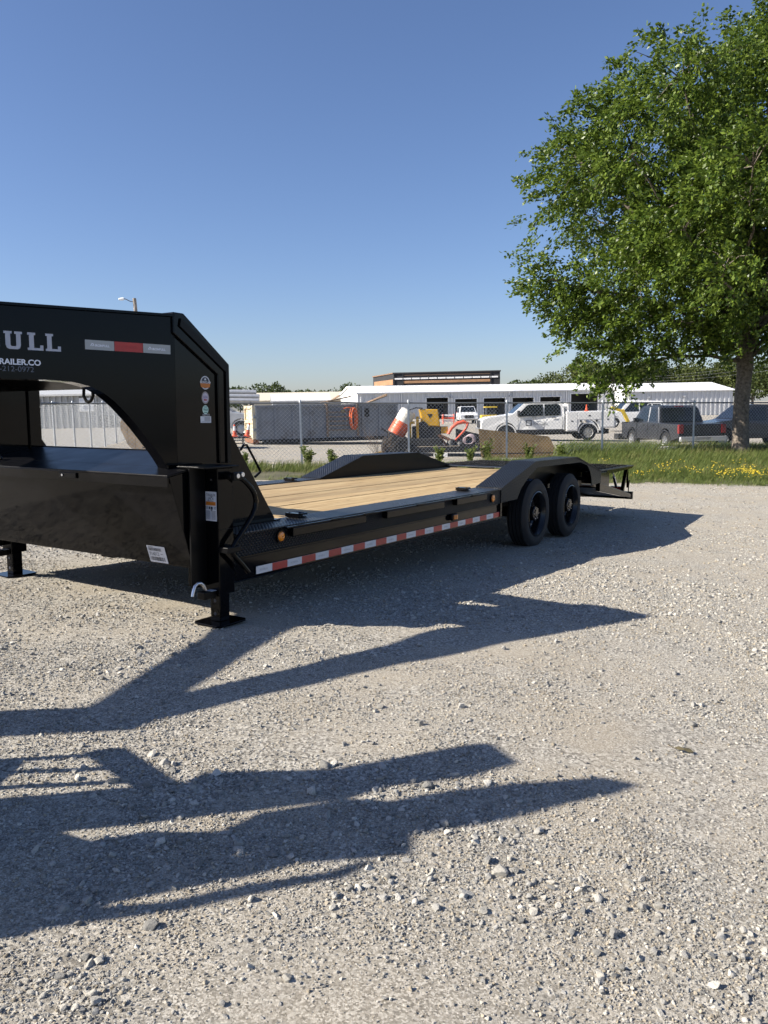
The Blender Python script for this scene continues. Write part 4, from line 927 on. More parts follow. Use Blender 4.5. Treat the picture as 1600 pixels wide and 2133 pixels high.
# grey shed seen under the neck
g = shed('sign_shed', 'grey ribbed metal shed with two white signs seen under the trailer neck', (-36, 66.5, -.3), R(-3), 15.6, 10, 3.3, 4.2, [], pm('grey_ribbed', (.36,.37,.37), .5, var=.08, scale=.5), pm('grey_roof', (.42,.43,.43), .5), pitch=.5)
for x in (6.4, 11.0):
    s_ = MB().box(x, x+1.25, -.14, -.08, 1.95, 3.05).build('sign', TRIMW, g); MB().box(x+.08, x+1.17, -.15, -.14, 2.03, 2.97).build('sign_face', pm('sign_pale', (.6,.63,.68), .5), s_)
    MB().box(x+.3, x+.95, -.153, -.15, 2.15, 2.4).build('sign_print', pm('sign_ink', (.25,.28,.36), .5), s_); MB().cyl((x+.62,-.15,2.7), 'y', .13, -.004, 0, 10).build('sign_print', bpy.data.materials['sign_ink'], s_)
MB().box(12.6, 15.4, -.08, .1, -.6, 1.6).build('door_opening', DARKIN, g)

# ------------------------------------------------------------------ light pole, wires
lp = empty('light_pole', (-20.75, 70, gz(-16, 70)-.3)); tag(lp, 'tall weathered timber pole with a street lamp arm above the trailer neck', 'light pole')
lp.rotation_euler = (0, R(-2.4), 0)
MB().tube([(0,0,0),(0,0,6),(0,0,11.3)], [.19,.17,.15], 12).build('pole', pm('weathered_timber', (.30,.26,.22), .9, var=.3, scale=3), lp, smooth=True)
MB().tube([(0,0,11.0),(-.35,-.1,11.05),(-.7,-.2,11.25),(-.9,-.2,11.3)], .035, 8).build('lamp_arm', pm('lamp_arm_grey', (.12,.12,.13), .5), lp, smooth=True)
MB().lathe((-1.0,-.2,11.28), 'x', [(.01,-.32),(.10,-.26),(.13,0),(.10,.16),(.01,.2)], 12).build('lamp_head', pm('lamp_head_pale', (.75,.78,.8), .4), lp, smooth=True)
up_ = empty('utility_pole', (41.2, 150, -.5)); tag(up_, 'thin pale utility pole rising behind the small white shed', 'utility pole')
MB().tube([(0,0,0),(0,0,6.4)], .12, 8).build('pole', pm('pale_pole', (.5,.48,.44), .8), up_); 
wire = empty('overhead_wires', (0, 150, 0)); tag(wire, 'thin overhead wires crossing in front of the background trees', 'wires')
for z0, z1 in ((5.7, 8.0), (5.2, 7.3), (5.9, 8.8)):
    MB().tube([(41.2+q*34, 0, z0+(z1-z0)*q-1.2*math.sin(math.pi*q)*.5) for q in np.linspace(0, 1, 12)], .018, 4).build('wire', pm('wire_pale', (.4,.4,.4), .6) if z0 == 5.7 else bpy.data.materials['wire_pale'], wire)

# ------------------------------------------------------------------ chain-link fence
GALV = pm('galvanised', (.50,.52,.53), .45, metal=.3, var=.15, scale=8)
GALV_D = pm('galvanised_rail', (.20,.21,.215), .5, metal=.4, var=.15, scale=8)
def fence_y(x): return 22.4 + .28*x
def fence_top(x): return 1.665 - .0165*x
def fence_run(name, label, pts_posts, line, top, bot, thick, mesh_step=.115, rail_d=True):
    f = empty(name, (0,0,0)); tag(f, label, 'fence')
    for k, (x, y) in enumerate(pts_posts):
        r = .047 if k in thick else .03
        ps = MB().tube([(x, y, gz(x,y)-.25), (x, y, top(x,y) + (.04 if k not in thick else .42))], r, 10).build('post', GALV, f, smooth=True)
        MB().lathe((x, y, top(x,y) + (.04 if k not in thick else .42)), 'z', [(r*1.15,-.03),(r*1.15,.015),(r*.6,.045),(.002,.05)], 10).build('post_cap', GALV, ps, smooth=True)
    (xa, ya), (xb, yb) = line[0], line[-1]; L = math.hypot(xb-xa, yb-ya); n = int(L/mesh_step)
    P0, dv = np.array((xa, ya)), np.array((xb-xa, yb-ya))/L
    nv = np.array((-dv[1], dv[0]))
    MB().tube([(p[0], p[1], top(*p)) for p in (P0 + dv*L*q for q in np.linspace(0, 1, 9))], .021, 8).build('top_rail', GALV_D, f, smooth=True)
    vs, fs = [], []
    r = .0030
    def strand(s0, z0, s1, z1, off):
        # clipped to the fence length
        if s1 < 0 and s0 < 0 or s0 > L and s1 > L: return
        a = P0 + dv*s0 + nv*off; b = P0 + dv*s1 + nv*off; base = len(vs)
        A = (a[0], a[1], z0); B = (b[0], b[1], z1); ex, ez = (s1-s0), (z1-z0); q = math.hypot(ex, ez); px, pz = -ez/q*r, ex/q*r
        for (p, z) in ((a, z0), (b, z1)):
            vs.append((p[0]+dv[0]*px, p[1]+dv[1]*px, z+pz)); vs.append((p[0]-dv[0]*px, p[1]-dv[1]*px, z-pz)); vs.append((p[0]+nv[0]*r*1.4, p[1]+nv[1]*r*1.4, z)); vs.append((p[0]-nv[0]*r*1.4, p[1]-nv[1]*r*1.4, z))
        for i, j in ((0,2),(2,1),(1,3),(3,0)): fs.append((base+i, base+j, base+j+4, base+i+4))
    hgt = 1.75
    for k in range(-int(hgt/mesh_step)-1, n+1):
        s0 = k*mesh_step
        for sg in (1, -1):
            sA, sB = (s0, s0+hgt) if sg == 1 else (s0+hgt, s0)
            # split where the strand leaves the run
            zA, zB = 0.0, 1.0
            lo, hi = min(sA, sB), max(sA, sB)
            if hi <= 0 or lo >= L: continue
            ta = 0 if lo >= 0 else (0-lo)/(hi-lo); tb = 1 if hi <= L else (L-lo)/(hi-lo)
            def pt(t): 
                s = lo + (hi-lo)*t; tt = t if sg == 1 else 1-t; pxy = P0+dv*s
                zb, zt = bot(*pxy), top(*pxy); return s, zb + (zt-zb)*tt
            (s_a, z_a), (s_b, z_b) = pt(ta), pt(tb)
            strand(s_a, z_a, s_b, z_b, .006*sg)
    me = bpy.data.meshes.new('wire_mesh'); me.from_pydata(vs, [], fs); me.materials.append(GALV)
    o = bpy.data.objects.new('wire_mesh', me); col.objects.link(o); o.parent = f; o['kind'] = 'stuff'
    MB().tube([(p[0], p[1], bot(*p)+.05) for p in (P0 + dv*L*q for q in np.linspace(0, 1, 9))], .004, 5).build('tension_wire', GALV, f)
    return f
xs_posts = [-8.85, -5.55, -2.24, .75, 3.68, 6.75, 9.9, 13.0, 16.1, 19.2, 22.3]
fence_run('chain_link_fence', 'galvanised chain link fence running behind the grass verge', [(x, fence_y(x)) for x in xs_posts], [(-8.85, fence_y(-8.85)), (22.3, fence_y(22.3))],
          lambda x, y: fence_top(x), lambda x, y: min(gz(x, y), fence_top(x)-1.6)+.03, (0,))
side_posts = [(-9.0-.40*k, 20.2+2.5*k) for k in range(1, 9)]
fence_run('side_fence', 'chain link side fence running back from the thick corner post', side_posts, [(-8.95, 20.0), (-12.3, 40.8)], lambda x, y: 1.78+.012*(y-20), lambda x, y: gz(x, y)+.03, (), .13)

# ------------------------------------------------------------------ roll-off dumpster
DG = pm('dumpster_grey', (.20,.222,.255), .6, var=.15, scale=2, bump=.1, bscale=10, dirt=(.09,.075,.065)); DCR = pm('dumpster_cream', (.66,.58,.40), .6, var=.08, scale=4, dirt=(.42,.22,.10)); RUST = pm('rust', (.22,.10,.05), .9, var=.3, scale=8)
dm = empty('dumpster', (-5.27, 33, gz(-5.27, 33)), R(18)); tag(dm, 'grey steel roll-off dumpster with cream end behind the fence', 'dumpster')
DL, DW, DH = 6.25, 2.35, 1.62
MB().box(0, DL, 0, .06, .2, DH).build('side_wall', DG, dm); MB().box(0, DL, DW-.06, DW, .2, DH).build('side_wall', DG, dm); MB().box(DL-.06, DL, .06, DW-.06, .2, DH).build('front_wall', DG, dm)
MB().box(.0, DL, .06, DW-.06, .2, .26).build('floor', DG, dm)
for k in range(9): MB().box(.02+k*.765, .12+k*.765, -.07, -.001, .2, DH-.07).build('side_rib', DG, dm)
MB().box(-.02, DL+.02, -.085, .08, DH-.09, DH).build('top_rail', DG, dm); MB().box(-.02, DL+.02, DW-.08, DW+.08, DH-.09, DH).build('top_rail', DG, dm)
MB().box(.25, DL-.1, -.04, .02, .04, .2).build('skid', pm('dark_underframe', (.02,.02,.02), .8), dm); MB().box(.25, DL-.1, DW-.1, DW, .04, .2).build('skid', bpy.data.materials['dark_underframe'], dm)
en = MB().box(-.06, -.005, .0, DW, .25, DH).build('end_door', DCR, dm)
for y in (.0, DW-.16): MB().box(-.13, -.061, y, y+.16, .12, DH+.02).build('door_stile', DCR, en)
for z in (.3, .88, DH-.12): MB().box(-.125, -.062, .16, DW-.16, z, z+.12).build('door_rail', DCR, en)
MB().box(-.14, .1, -.03, DW, .05, .22).build('door_sill', RUST, dm)
for z in (.55, 1.1): MB().box(-.1, .14, -.10, -.02, z, z+.12).build('hinge', DG, dm)
# ladder bars and the number plate in the middle bay
LAD = pm('ladder_brown', (.20,.15,.11), .85, var=.3, scale=6)
for x in (3.0, 4.35): MB().box(x, x+.09, -.14, -.075, .25, DH+.05).build('ladder_rail', LAD, dm)
for k in range(5): MB().box(3.09, 4.35, -.12, -.08, .5+k*.19, .55+k*.19).build('ladder_rung', LAD, dm)
MB().box(3.7, 3.95, -.012, -.002, 1.25, 1.36).build('plate', pm('plate_yellow', (.5,.4,.05), .6), dm); MB().box(4.6, 4.95, -.02, -.002, 1.05, 1.42).build('plate', bpy.data.materials['dark_underframe'], dm)
TIMB = pm('scrap_timber', (.42,.28,.17), .8, var=.25, scale=5)
for k, (a, b) in enumerate((((3.0,.8,1.7),(4.4,1.0,1.95)), ((3.2,.5,1.75),(4.7,.4,1.66)), ((5.0,.9,1.62),(6.1,1.0,2.02)), ((4.9,.6,1.6),(6.0,.7,1.96)), ((3.3,1.4,1.6),(3.9,1.0,2.0)))):
    pl = MB().bar(a, b, .12, .05).build('scrap_board', TIMB, None); pl.parent = None; pl.location = dm.location; pl.rotation_euler = dm.rotation_euler
    tag(pl, ('long scrap board lying across the middle of the dumpster top', 'low scrap board resting near the front dumpster rim', 'upper board of the tilted timber frame at the right end of the dumpster', 'lower board of the tilted timber frame at the right end of the dumpster', 'short scrap board sticking up from the dumpster load')[k], 'board', 'scrap boards in the dumpster')
hs = MB()
for k in range(6):
    r_ = .22+.02*(k % 3); hs.tube([(4.12+.02*k+r_*.5*math.sin(t), -.17-.015*k, 1.0+(r_+.2)*math.cos(t)) for t in np.linspace(0, 2*math.pi, 20)], .022, 6, cap=False)
hs.tube([(4.1,-.2,1.45),(3.9,-.2,1.47),(3.75,-.18,1.42)], .022, 6)
ho = hs.build('hose_coil', pm('hose_orange', (.62,.13,.04), .5), None, smooth=True); ho.location = dm.location; ho.rotation_euler = dm.rotation_euler
tag(ho, 'orange hose coil hanging on the side of the dumpster', 'hose')
# ------------------------------------------------------------------ vehicles
def car_paint(name, c, rough=.3, dirt=None): return pm(name, c, rough, var=.06, scale=3, spec=.5, coat=.4, dirt=dirt)
PW = car_paint('paint_white', (.78,.78,.77), .35); PG = car_paint('paint_graphite', (.014,.015,.018), .3); PS = car_paint('paint_slate', (.022,.024,.029), .28); PSV = car_paint('paint_silver', (.40,.41,.43), .3)
REDDARK = pm('red_tail_lens', (.20,.010,.010), .2, coat=.4)
TRIMB = pm('black_plastic', (.015,.015,.016), .6); RIMS = pm('alloy_rim', (.45,.46,.48), .3, metal=.8); STEELR = pm('steel_rim_grey', (.34,.34,.33), .45, metal=.3)
def arch(cx, r, z0, n=9, start=0, end=math.pi): return [(cx + r*math.cos(t), z0 + r*math.sin(t)) for t in np.linspace(start, end, n)]
def car_wheel(root, x, y, r, w, rim_mat, sgn):
    wh = empty('wheel', (x, y, r), parent=root)
    MB().lathe((0,0,0), 'y', [(r*.62,w*.5*sgn),(r*.80,w*.52*sgn),(r*.95,w*.45*sgn),(r,w*.3*sgn),(r,-w*.3*sgn),(r*.95,-w*.45*sgn),(r*.62,-w*.5*sgn)], 28).build('tyre', RUBBER, wh, smooth=True)
    rm = MB().lathe((0,0,0), 'y', [(r*.64,w*.49*sgn),(r*.58,w*.44*sgn),(r*.52,w*.30*sgn),(r*.3,w*.34*sgn),(r*.14,w*.42*sgn),(.002,w*.43*sgn)], 24).build('rim', rim_mat, wh, smooth=True)
    for k in range(6):
        a = 2*math.pi*k/6
        MB().box(-.035, .035, min(w*.40*sgn, w*.455*sgn), max(w*.40*sgn, w*.455*sgn), r*.2, r*.56).xform(Matrix.Rotation(a, 4, 'Y')).build('spoke', rim_mat, rm)
    return wh
def tumble(z, belt, W, k): return W/2 - max(0, z-belt)*k
def vehicle(name, label, cat, loc, yaw, W, prof, belt, windows, glass_f, glass_r, wheels, r, paint, rim_mat, group=None, tum=.22, lights=(), hoodline=None, flares=True):
    """prof: closed side outline (x,z); windows: list of side glass outlines; glass_f/glass_r: two (x,z) points each, spanning the width"""
    t = empty(name, loc, yaw); tag(t, label, cat, group)
    n = len(prof); vs = [(x, tumble(z, belt, W, tum), z) for x, z in prof] + [(x, -tumble(z, belt, W, tum), z) for x, z in prof]
    fs = [tuple(range(n)), tuple(range(2*n-1, n-1, -1))] + [(i, i+n, (i+1) % n+n, (i+1) % n) for i in range(n)]
    body = MB().add(vs, fs).build('body', paint, t, bevel=.035, seg=2)
    for wd in windows:
        for s in (1, -1):
            vs = [(x, s*(tumble(z, belt, W, tum)+.006), z) for x, z in wd] + [(x, s*(tumble(z, belt, W, tum)-.02), z) for x, z in wd]; k = len(wd)
            MB().add(vs, [tuple(range(k)), tuple(range(2*k-1, k-1, -1))] + [(i, i+k, (i+1) % k+k, (i+1) % k) for i in range(k)]).build('side_window', GLASS, t)
    for nm, gl in (('windscreen', glass_f), ('rear_window', glass_r)):
        if not gl: continue
        (x0, z0), (x1, z1) = gl; d = .008 if nm == 'windscreen' else -.008
        y0, y1 = tumble(z0, belt, W, tum)-.10, tumble(z1, belt, W, tum)-.09
        MB().add([(x0+d,y0,z0+.006),(x0+d,-y0,z0+.006),(x1+d,-y1,z1+.006),(x1+d,y1,z1+.006)], [(0,1,2,3)]).build(nm, GLASS, t)
    for (x, both) in wheels:
        for s in (1, -1): car_wheel(t, x, s*(W/2-.13), r, .25, rim_mat, s)
        if flares:
            for s in (1, -1):
                a = arch(x, r*1.30, r*.96, 13); b = arch(x, r*1.16, r*.96, 13)
                vs = [(p[0], s*(W/2+.014), p[1]) for p in a] + [(p[0], s*(W/2+.014), p[1]) for p in b]
                MB().add(vs, [(i, i+1, i+14, i+13) for i in range(12)]).build('wheel_arch_trim', paint, t)
    for nm, bx, mt in lights: MB().box(*bx).build(nm, mt, t, bevel=.01)
    for wx in {w[0] for w in wheels}: MB().box(wx-r*1.12, wx+r*1.12, -W/2+.06, W/2-.06, r*.9, r*2.0).build('wheel_well', TRIMB, t)
    return t

# white crew cab truck with a utility body
zt = gz(8.3, 41)
wt = vehicle('utility_truck', 'white crew cab pickup with utility body and round grey logo behind the fence', 'truck', (11.72, 41.0, zt), math.pi, 2.02,
    [(2.52,.56),(2.52,1.25),(2.56,1.88),(2.72,1.97),(4.30,1.98),(4.52,1.93),(5.12,1.41),(5.28,1.36),(6.30,1.27),(6.60,1.16),(6.72,.98),(6.74,.60),(6.62,.48),(6.05,.46)] + arch(5.48, .54, .44, 11) + [(4.90,.50),(4.80,.50)], 1.22,
    [[(2.72,1.30),(2.72,1.76),(2.84,1.86),(3.52,1.86),(3.52,1.28)], [(3.60,1.28),(3.60,1.86),(4.28,1.86),(4.42,1.80),(4.90,1.33),(4.88,1.26)]], ((5.10,1.42),(4.55,1.91)), None, [(5.48, 1), (1.32, 1)], .405, PW, STEELR,
    lights=(('headlight', (6.60,6.75,.62,.98,.92,1.08), CLEARLENS), ('headlight', (6.60,6.75,-.98,-.62,.92,1.08), CLEARLENS), ('grille', (6.70,6.77,-.6,.6,.72,1.10), TRIMB), ('bumper', (6.66,6.80,-1.0,1.0,.46,.70), CHROME), ('running_board', (2.6,4.85,.92,1.04,.42,.48), TRIMB), ('running_board', (2.6,4.85,-1.04,-.92,.42,.48), TRIMB)))
for s in (1, -1):
    MB().box(4.80, 4.92, min(s*1.02, s*1.28), max(s*1.02, s*1.28), 1.28, 1.56).build('wing_mirror', TRIMB, wt, bevel=.03)
    for x in (2.95, 3.95): MB().box(x, x+.22, min(s*1.012, s*1.03), max(s*1.012, s*1.03), 1.16, 1.20).build('door_handle', CHROME, wt)
    for x in (3.56, 2.62, 4.86): MB().box(x, x+.008, min(s*1.005, s*1.014), max(s*1.005, s*1.014), .56, 1.25).build('door_gap', TRIMB, wt)
MB().box(-.02, 2.45, -.62, .62, .75, .80).build('load_bed', PW, wt)
MB().box(.2, 6.3, -.72, .72, .32, .56).build('underbody', TRIMB, wt)
for s in (1, -1): MB().box(2.58, 6.0, min(s*1.0, s*1.016), max(s*1.0, s*1.016), .50, .60).build('sill_trim', TRIMB, wt)
for s in (1, -1):
    ub_y = sorted((s*.62, s*1.06))
    MB().prism([(-.02,.62),(-.02,1.47),(2.45,1.47),(2.45,.48),(1.9,.48)] + arch(1.32, .55, .50, 11) + [(.75,.62)], ub_y[0], ub_y[1], 'y').build('utility_body', PW, wt, bevel=.015)
    yy = sorted((s*1.061, s*1.078))
    for (x0, x1, z0, z1) in ((.04,.66,.68,1.43),(.70,1.86,1.06,1.43),(1.90,2.41,.54,1.43)):
        dr_ = MB().box(x0, x1, yy[0], yy[1], z0, z1).build('locker_door', PW, wt, bevel=.008)
        MB().box((x0+x1)/2-.05, (x0+x1)/2+.05, min(yy[0]*1, s*1.085), max(yy[1]*1, s*1.085), (z0+z1)/2-.03, (z0+z1)/2+.03).build('latch', TRIMB, dr_)
    for x in (.92, 1.72): MB().cyl((x, s*1.079, .98), 'y', .055, 0, s*.012, 12).build('filler_cap', TRIMB, wt)
    tr_ = arch(1.32, .62, .50, 13); ti_ = arch(1.32, .55, .50, 13)
    MB().add([(p[0], s*1.068, p[1]) for p in tr_] + [(p[0], s*1.068, p[1]) for p in ti_], [(i, i+1, i+14, i+13) for i in range(12)]).build('wheel_arch_trim', PW, wt)
MB().box(2.28, 2.36, -.9, .9, 1.47, 1.95).build('ladder_rack', PW, wt)
MB().box(.5, .62, .95, 1.05, .3, .62).build('mud_flap', TRIMB, wt)
GLOGO = pm('logo_grey', (.10,.105,.12), .5)
ML = frame((4.50, 1.018, .82), (-1,0,0), (0,0,1))
text('kinetic', .26, pm('logo_light_grey', (.30,.31,.33), .5), wt, ML @ Matrix.Translation((.40,.02,.004)), 'door_lettering', extr=.001)
lg = MB()
for k in range(4):
    a = k*math.pi/2
    lg.add([ML @ (Vector((.17,.11,.004)) + Matrix.Rotation(a, 3, 'Z') @ Vector(p)) for p in ((-.15,.15,0),(.04,.15,0),(.10,.09,0),(.06,.085,0),(0,.11,0),(-.11,.11,0),(-.11,.05,0),(-.15,.02,0))], [tuple(range(8))])
lg.build('door_logo', GLOGO, wt)
cn_i = [0]
def cone(loc, h, label, tilt=0, body=None, band=True):
    c = empty('traffic_cone', loc); c.rotation_euler = (0, tilt, 0); tag(c, label, 'traffic cone', 'traffic cones')
    MB().lathe((0,0,0), 'z', [(h*.19,.03),(h*.05,h)], 16).build('cone', pm('cone_orange', (.75,.10,.03), .5) if 'cone_orange' not in bpy.data.materials else bpy.data.materials['cone_orange'], c, smooth=True)
    if band: MB().lathe((0,0,0), 'z', [(h*.125,h*.50),(h*.075,h*.86)], 16).build('reflective_collar', TRIMW, c, smooth=True)
    MB().box(-h*.24, h*.24, -h*.24, h*.24, 0, .035).build('base', bpy.data.materials['cone_orange'], c)
cone((10.4, 40.4, zt+1.47), .34, 'small red cone standing on top of the white utility body', band=False)

# graphite pickup, seen from behind
zp = gz(12, 31)
gp_ = vehicle('graphite_pickup', 'graphite grey crew cab pickup with roof rails seen from behind the fence', 'truck', (12.16, 30.1, zp), R(90+6.5), 1.86,
    [(0,.55),(-.03,.72),(0,1.08),(1.52,1.10),(1.60,1.12),(1.85,1.66),(2.05,1.77),(3.2,1.79),(3.45,1.74),(4.02,1.20),(4.2,1.14),(4.95,1.02),(5.15,.86),(5.18,.50),(4.95,.40),(4.72,.40)] + arch(4.22, .48, .40, 11) + [(3.70,.42),(1.65,.42)] + arch(1.13, .48, .42, 11) + [(.5,.46)], 1.06,
    [[(1.98,1.17),(2.12,1.64),(2.62,1.68),(2.62,1.15)], [(2.72,1.15),(2.72,1.68),(3.25,1.67),(3.72,1.22),(3.70,1.13)]], ((4.0,1.22),(3.48,1.72)), ((1.60,1.15),(1.86,1.68)), [(4.22, 1), (1.13, 1)], .375, PS, RIMS, tum=.20,
    lights=(('tail_light', (-.05,.10,.76,.945,.72,1.06), REDDARK), ('tail_light', (-.05,.10,-.945,-.76,.72,1.06), REDDARK), ('rear_bumper', (-.14,.02,-.90,.90,.42,.60), PSV), ('tailgate', (-.035,.02,-.74,.74,.62,1.05), PG), ('brake_light', (1.86,1.90,-.18,.18,1.72,1.76), REDDARK)))
for s in (1, -1):
    MB().tube([(1.95,s*.66,1.80),(2.1,s*.66,1.86),(3.1,s*.66,1.87),(3.3,s*.66,1.81)], .022, 8).build('roof_rail', PSV, gp_, smooth=True)
    MB().box(3.55, 3.68, min(s*.93, s*1.12), max(s*.93, s*1.12), 1.10, 1.28).build('wing_mirror', PS, gp_, bevel=.02)
    for x in (2.1, 3.0): MB().box(x, x+.18, min(s*.934, s*.955), max(s*.934, s*.955), .98, 1.02).build('door_handle', PS, gp_)
    for x in (1.72, 2.66, 3.72): MB().box(x, x+.008, min(s*.928, s*.938), max(s*.928, s*.938), .46, 1.08).build('door_gap', TRIMB, gp_)
    MB().bar((2.64, s*.90, 1.12), (2.68, s*.80, 1.72), .05, .03).build('door_pillar', PSV, gp_); MB().bar((1.72, s*.90, 1.10), (1.98, s*.79, 1.72), .05, .03).build('door_pillar', PSV, gp_)
MB().box(-.14, -.03, -.3, .3, .48, .58).build('number_plate', TRIMW, gp_)

def wagon(name, label, loc, yaw, paint, rim=RIMS, group=None, L=4.95, h=1.86):
    k = h/1.86
    return vehicle(name, label, 'car', loc, yaw, 1.95,
     [(.05,.5),(0,.8),(.04,1.15),(.22,1.62*k),(.42,1.80*k),(2.7,1.86*k),(2.95,1.82*k),(3.62,1.24),(3.8,1.19),(4.7,1.08),(4.92,.9),(4.95,.5),(4.7,.40),(4.55,.40)] + arch(4.02, .48, .40, 11) + [(3.5,.40),(1.6,.40)] + arch(1.08, .48, .40, 11) + [(.5,.45)], 1.12,
     [[(.30,1.22),(.42,1.66*k),(1.15,1.70*k),(1.15,1.20)], [(1.25,1.20),(1.25,1.70*k),(2.1,1.73*k),(2.1,1.20)], [(2.2,1.20),(2.2,1.73*k),(2.72,1.73*k),(3.30,1.26),(3.28,1.18)]], ((3.60,1.26),(2.97,1.80*k)), ((.05,1.2),(.24,1.64*k)), [(4.02,1),(1.08,1)], .37, paint, rim, group,
     lights=(('headlight', (4.82,4.96,.6,.95,.80,.96), CLEARLENS), ('headlight', (4.82,4.96,-.95,-.6,.80,.96), CLEARLENS), ('tail_light', (-.02,.08,.74,.97,.95,1.3), REDLENS), ('tail_light', (-.02,.08,-.97,-.74,.95,1.3), REDLENS), ('grille', (4.93,4.98,-.5,.5,.6,.95), TRIMB)))
wagon('slate_car', 'slate grey sport utility car parked behind the elm trunk', (18.65, 34.9, gz(15, 35)), math.pi, PS)
wagon('silver_car', 'silver white car parked left of the dumpster behind the cones', (-11.3, 41.2, gz(-9, 41)+.05), R(4), PSV, h=1.72)
far1 = wagon('white_car', 'small white vehicle facing us in front of the workshop bays', (9.6, 92.5, gz(9.6, 90)), R(-90), PW, h=1.9)
wagon('white_car', 'white car roof showing just above the utility body of the white truck', (13.4, 58, gz(13, 58)+.25), math.pi, PW, h=1.75)
wagon('white_car', 'white vehicle standing behind the yellow lift arm left of the graphite pickup', (21.3, 60, gz(16, 60)+.3), math.pi, PW, h=2.0)

# bundle of pipes on stands behind the silver car
rk = empty('pipe_rack', (-10.2, 47, gz(-10, 47))); tag(rk, 'stack of long silver pipes on a rack above the silver car', 'pipe rack')
PIPE = pm('silver_pipe', (.45,.46,.48), .35, metal=.5)
for k, (y, z) in enumerate(((0,1.95),(.3,1.95),(.6,1.95),(.15,2.2),(.45,2.2),(.3,2.45))): MB().tube([(0,y,z),(1.5,y,z),(2.95-.1*(k % 3),y,z-.05)], .13, 10).build('pipe', PIPE, rk, smooth=True)
for x in (.4, 2.4): MB().box(x, x+.1, -.1, .8, -.1, 1.83).build('stand', TRIMB, rk)

# low flatbed with two cones
lt = empty('utility_trailer', (-6.3, 30.3, gz(-6, 30))); tag(lt, 'low black utility trailer carrying two cones left of the dumpster', 'trailer')
MB().box(-1.3, 1.15, -.7, .7, .36, .42).build('deck', TRIMB, lt)
for z in (.16, .28): MB().box(-1.3, 1.15, -.74, -.70, z, z+.04).build('side_bar', TRIMB, lt)
for x in (-1.2, -.35, .5, 1.05): MB().box(x, x+.05, -.75, -.69, .02, .40).build('leg', TRIMB, lt)
cone((-5.60, 30.0, gz(-6,30)+.42), .46, 'left orange traffic cone on the low black trailer')
cone((-5.14, 30.0, gz(-6,30)+.42), .52, 'right leaning white and orange traffic cone on the low black trailer', tilt=.22)

# equipment trailer with drum, machine, hose and rope
et = empty('equipment_trailer', (2.0, 26.6, gz(2, 26.6))); tag(et, 'small timber decked equipment trailer behind the fence', 'trailer')
ETW = pm('weathered_deck', (.30,.25,.19), .85, var=.25, scale=5)
for k in range(6): MB().box(-1.25, 1.35, -.9+k*.3, -.61+k*.3, .27, .32).build('deck_board', ETW, et)
MB().box(-1.3, 1.4, -.96, -.91, .14, .33).build('side_rail', TRIMB, et); MB().box(-1.3, 1.4, .91, .96, .14, .33).build('side_rail', TRIMB, et)
MB().box(.5, 1.42, -.95, -.90, .33, .40).build('side_rail', TRIMB, et)
for x in (-1.72, -1.38):
    for y in (-.95, .95): car_wheel(et, x, y, .33, .2, TRIMB, 1 if y > 0 else -1)
MB().hexa([(-2.05,-1.0,.92),(-1.0,-1.0,.36),(-1.0,.6,.36),(-2.05,.6,.92)], [(-2.05,-1.0,.98),(-1.0,-1.0,.42),(-1.0,.6,.42),(-2.05,.6,.98)]).build('tilted_ramp', TRIMB, et)
for x, z in ((-1.85,.82),(-1.6,.70),(-1.3,.5)): MB().box(x, x+.07, -.98, -.92, z-.35, z).build('ramp_post', TRIMB, et)
MB().hexa([(.55,.95,.33),(1.45,.95,.33),(1.45,1.0,.33),(.55,1.0,.33)], [(.55,.95,.85),(1.45,.95,.62),(1.45,1.0,.62),(.55,1.0,.85)]).build('end_panel', TRIMB, et)
MB().bar((-1.9,-.4,.2), (-2.6,-.5,.02), .1, .05).build('tongue', pm('tongue_yellow', (.55,.32,.03), .5), et)
MB().box(-.35, .1, -1.02, -.97, -.0, .12).build('number_plate', TRIMW, et)
dr = empty('traffic_drum', (.42, 26.4, gz(2,26.6)+.68)); dr.rotation_euler = (0, R(30), 0); dr.scale = (1.02, 1.02, 1.0); tag(dr, 'tilted orange and white traffic drum behind the fence', 'traffic drum')
ORD = pm('drum_orange', (.72,.13,.05), .45, var=.05); WHD = pm('drum_white', (.75,.72,.64), .45, var=.05)
for k, (z0, z1, r0, r1, m) in enumerate(((0,.06,.36,.36,TRIMB),(.06,.52,.295,.275,ORD),(.52,.93,.275,.255,WHD),(.93,.96,.255,.2,WHD))): MB().lathe((0,0,0), 'z', [(r0,z0),(r1,z1)], 24).build('drum_band' if k else 'base_ring', m, dr, smooth=True)
MB().cyl((0,0,0), 'z', .2, .955, .96, 20).build('drum_lid', WHD, dr)
for z in (.2, .35, .66, .8): MB().lathe((0,0,0), 'z', [(.29,z),(.294,z+.01),(.288,z+.02)], 24).build('drum_ridge', ORD if z < .5 else WHD, dr, smooth=True)
mc = empty('stump_grinder', (1.35, 26.6, gz(2,26.6)+.30)); mc.scale = (1.15, 1.1, 1.06); tag(mc, 'yellow and black compact digging machine standing on the equipment trailer', 'machine')
YM = pm('machine_yellow', (.62,.34,.02), .4, var=.1, dirt=(.30,.20,.06)); BM = pm('machine_black', (.02,.02,.02), .6); BRN = pm('machine_rust', (.16,.08,.05), .8, var=.3)
MB().hexa([(-.02,-.3,.66),(.50,-.3,.62),(.50,.35,.62),(-.02,.35,.66)], [(-.10,-.3,1.18),(.44,-.3,1.16),(.44,.35,1.16),(-.10,.35,1.18)]).build('hood', YM, mc, bevel=.03)
MB().add([(.12,-.305,1.02),(.28,-.305,1.02),(.20,-.305,.88)], [(0,1,2)]).build('hood_badge', BM, mc)
MB().box(-.30, .52, -.28, .4, .25, .64).build('engine_block', BM, mc, bevel=.03)
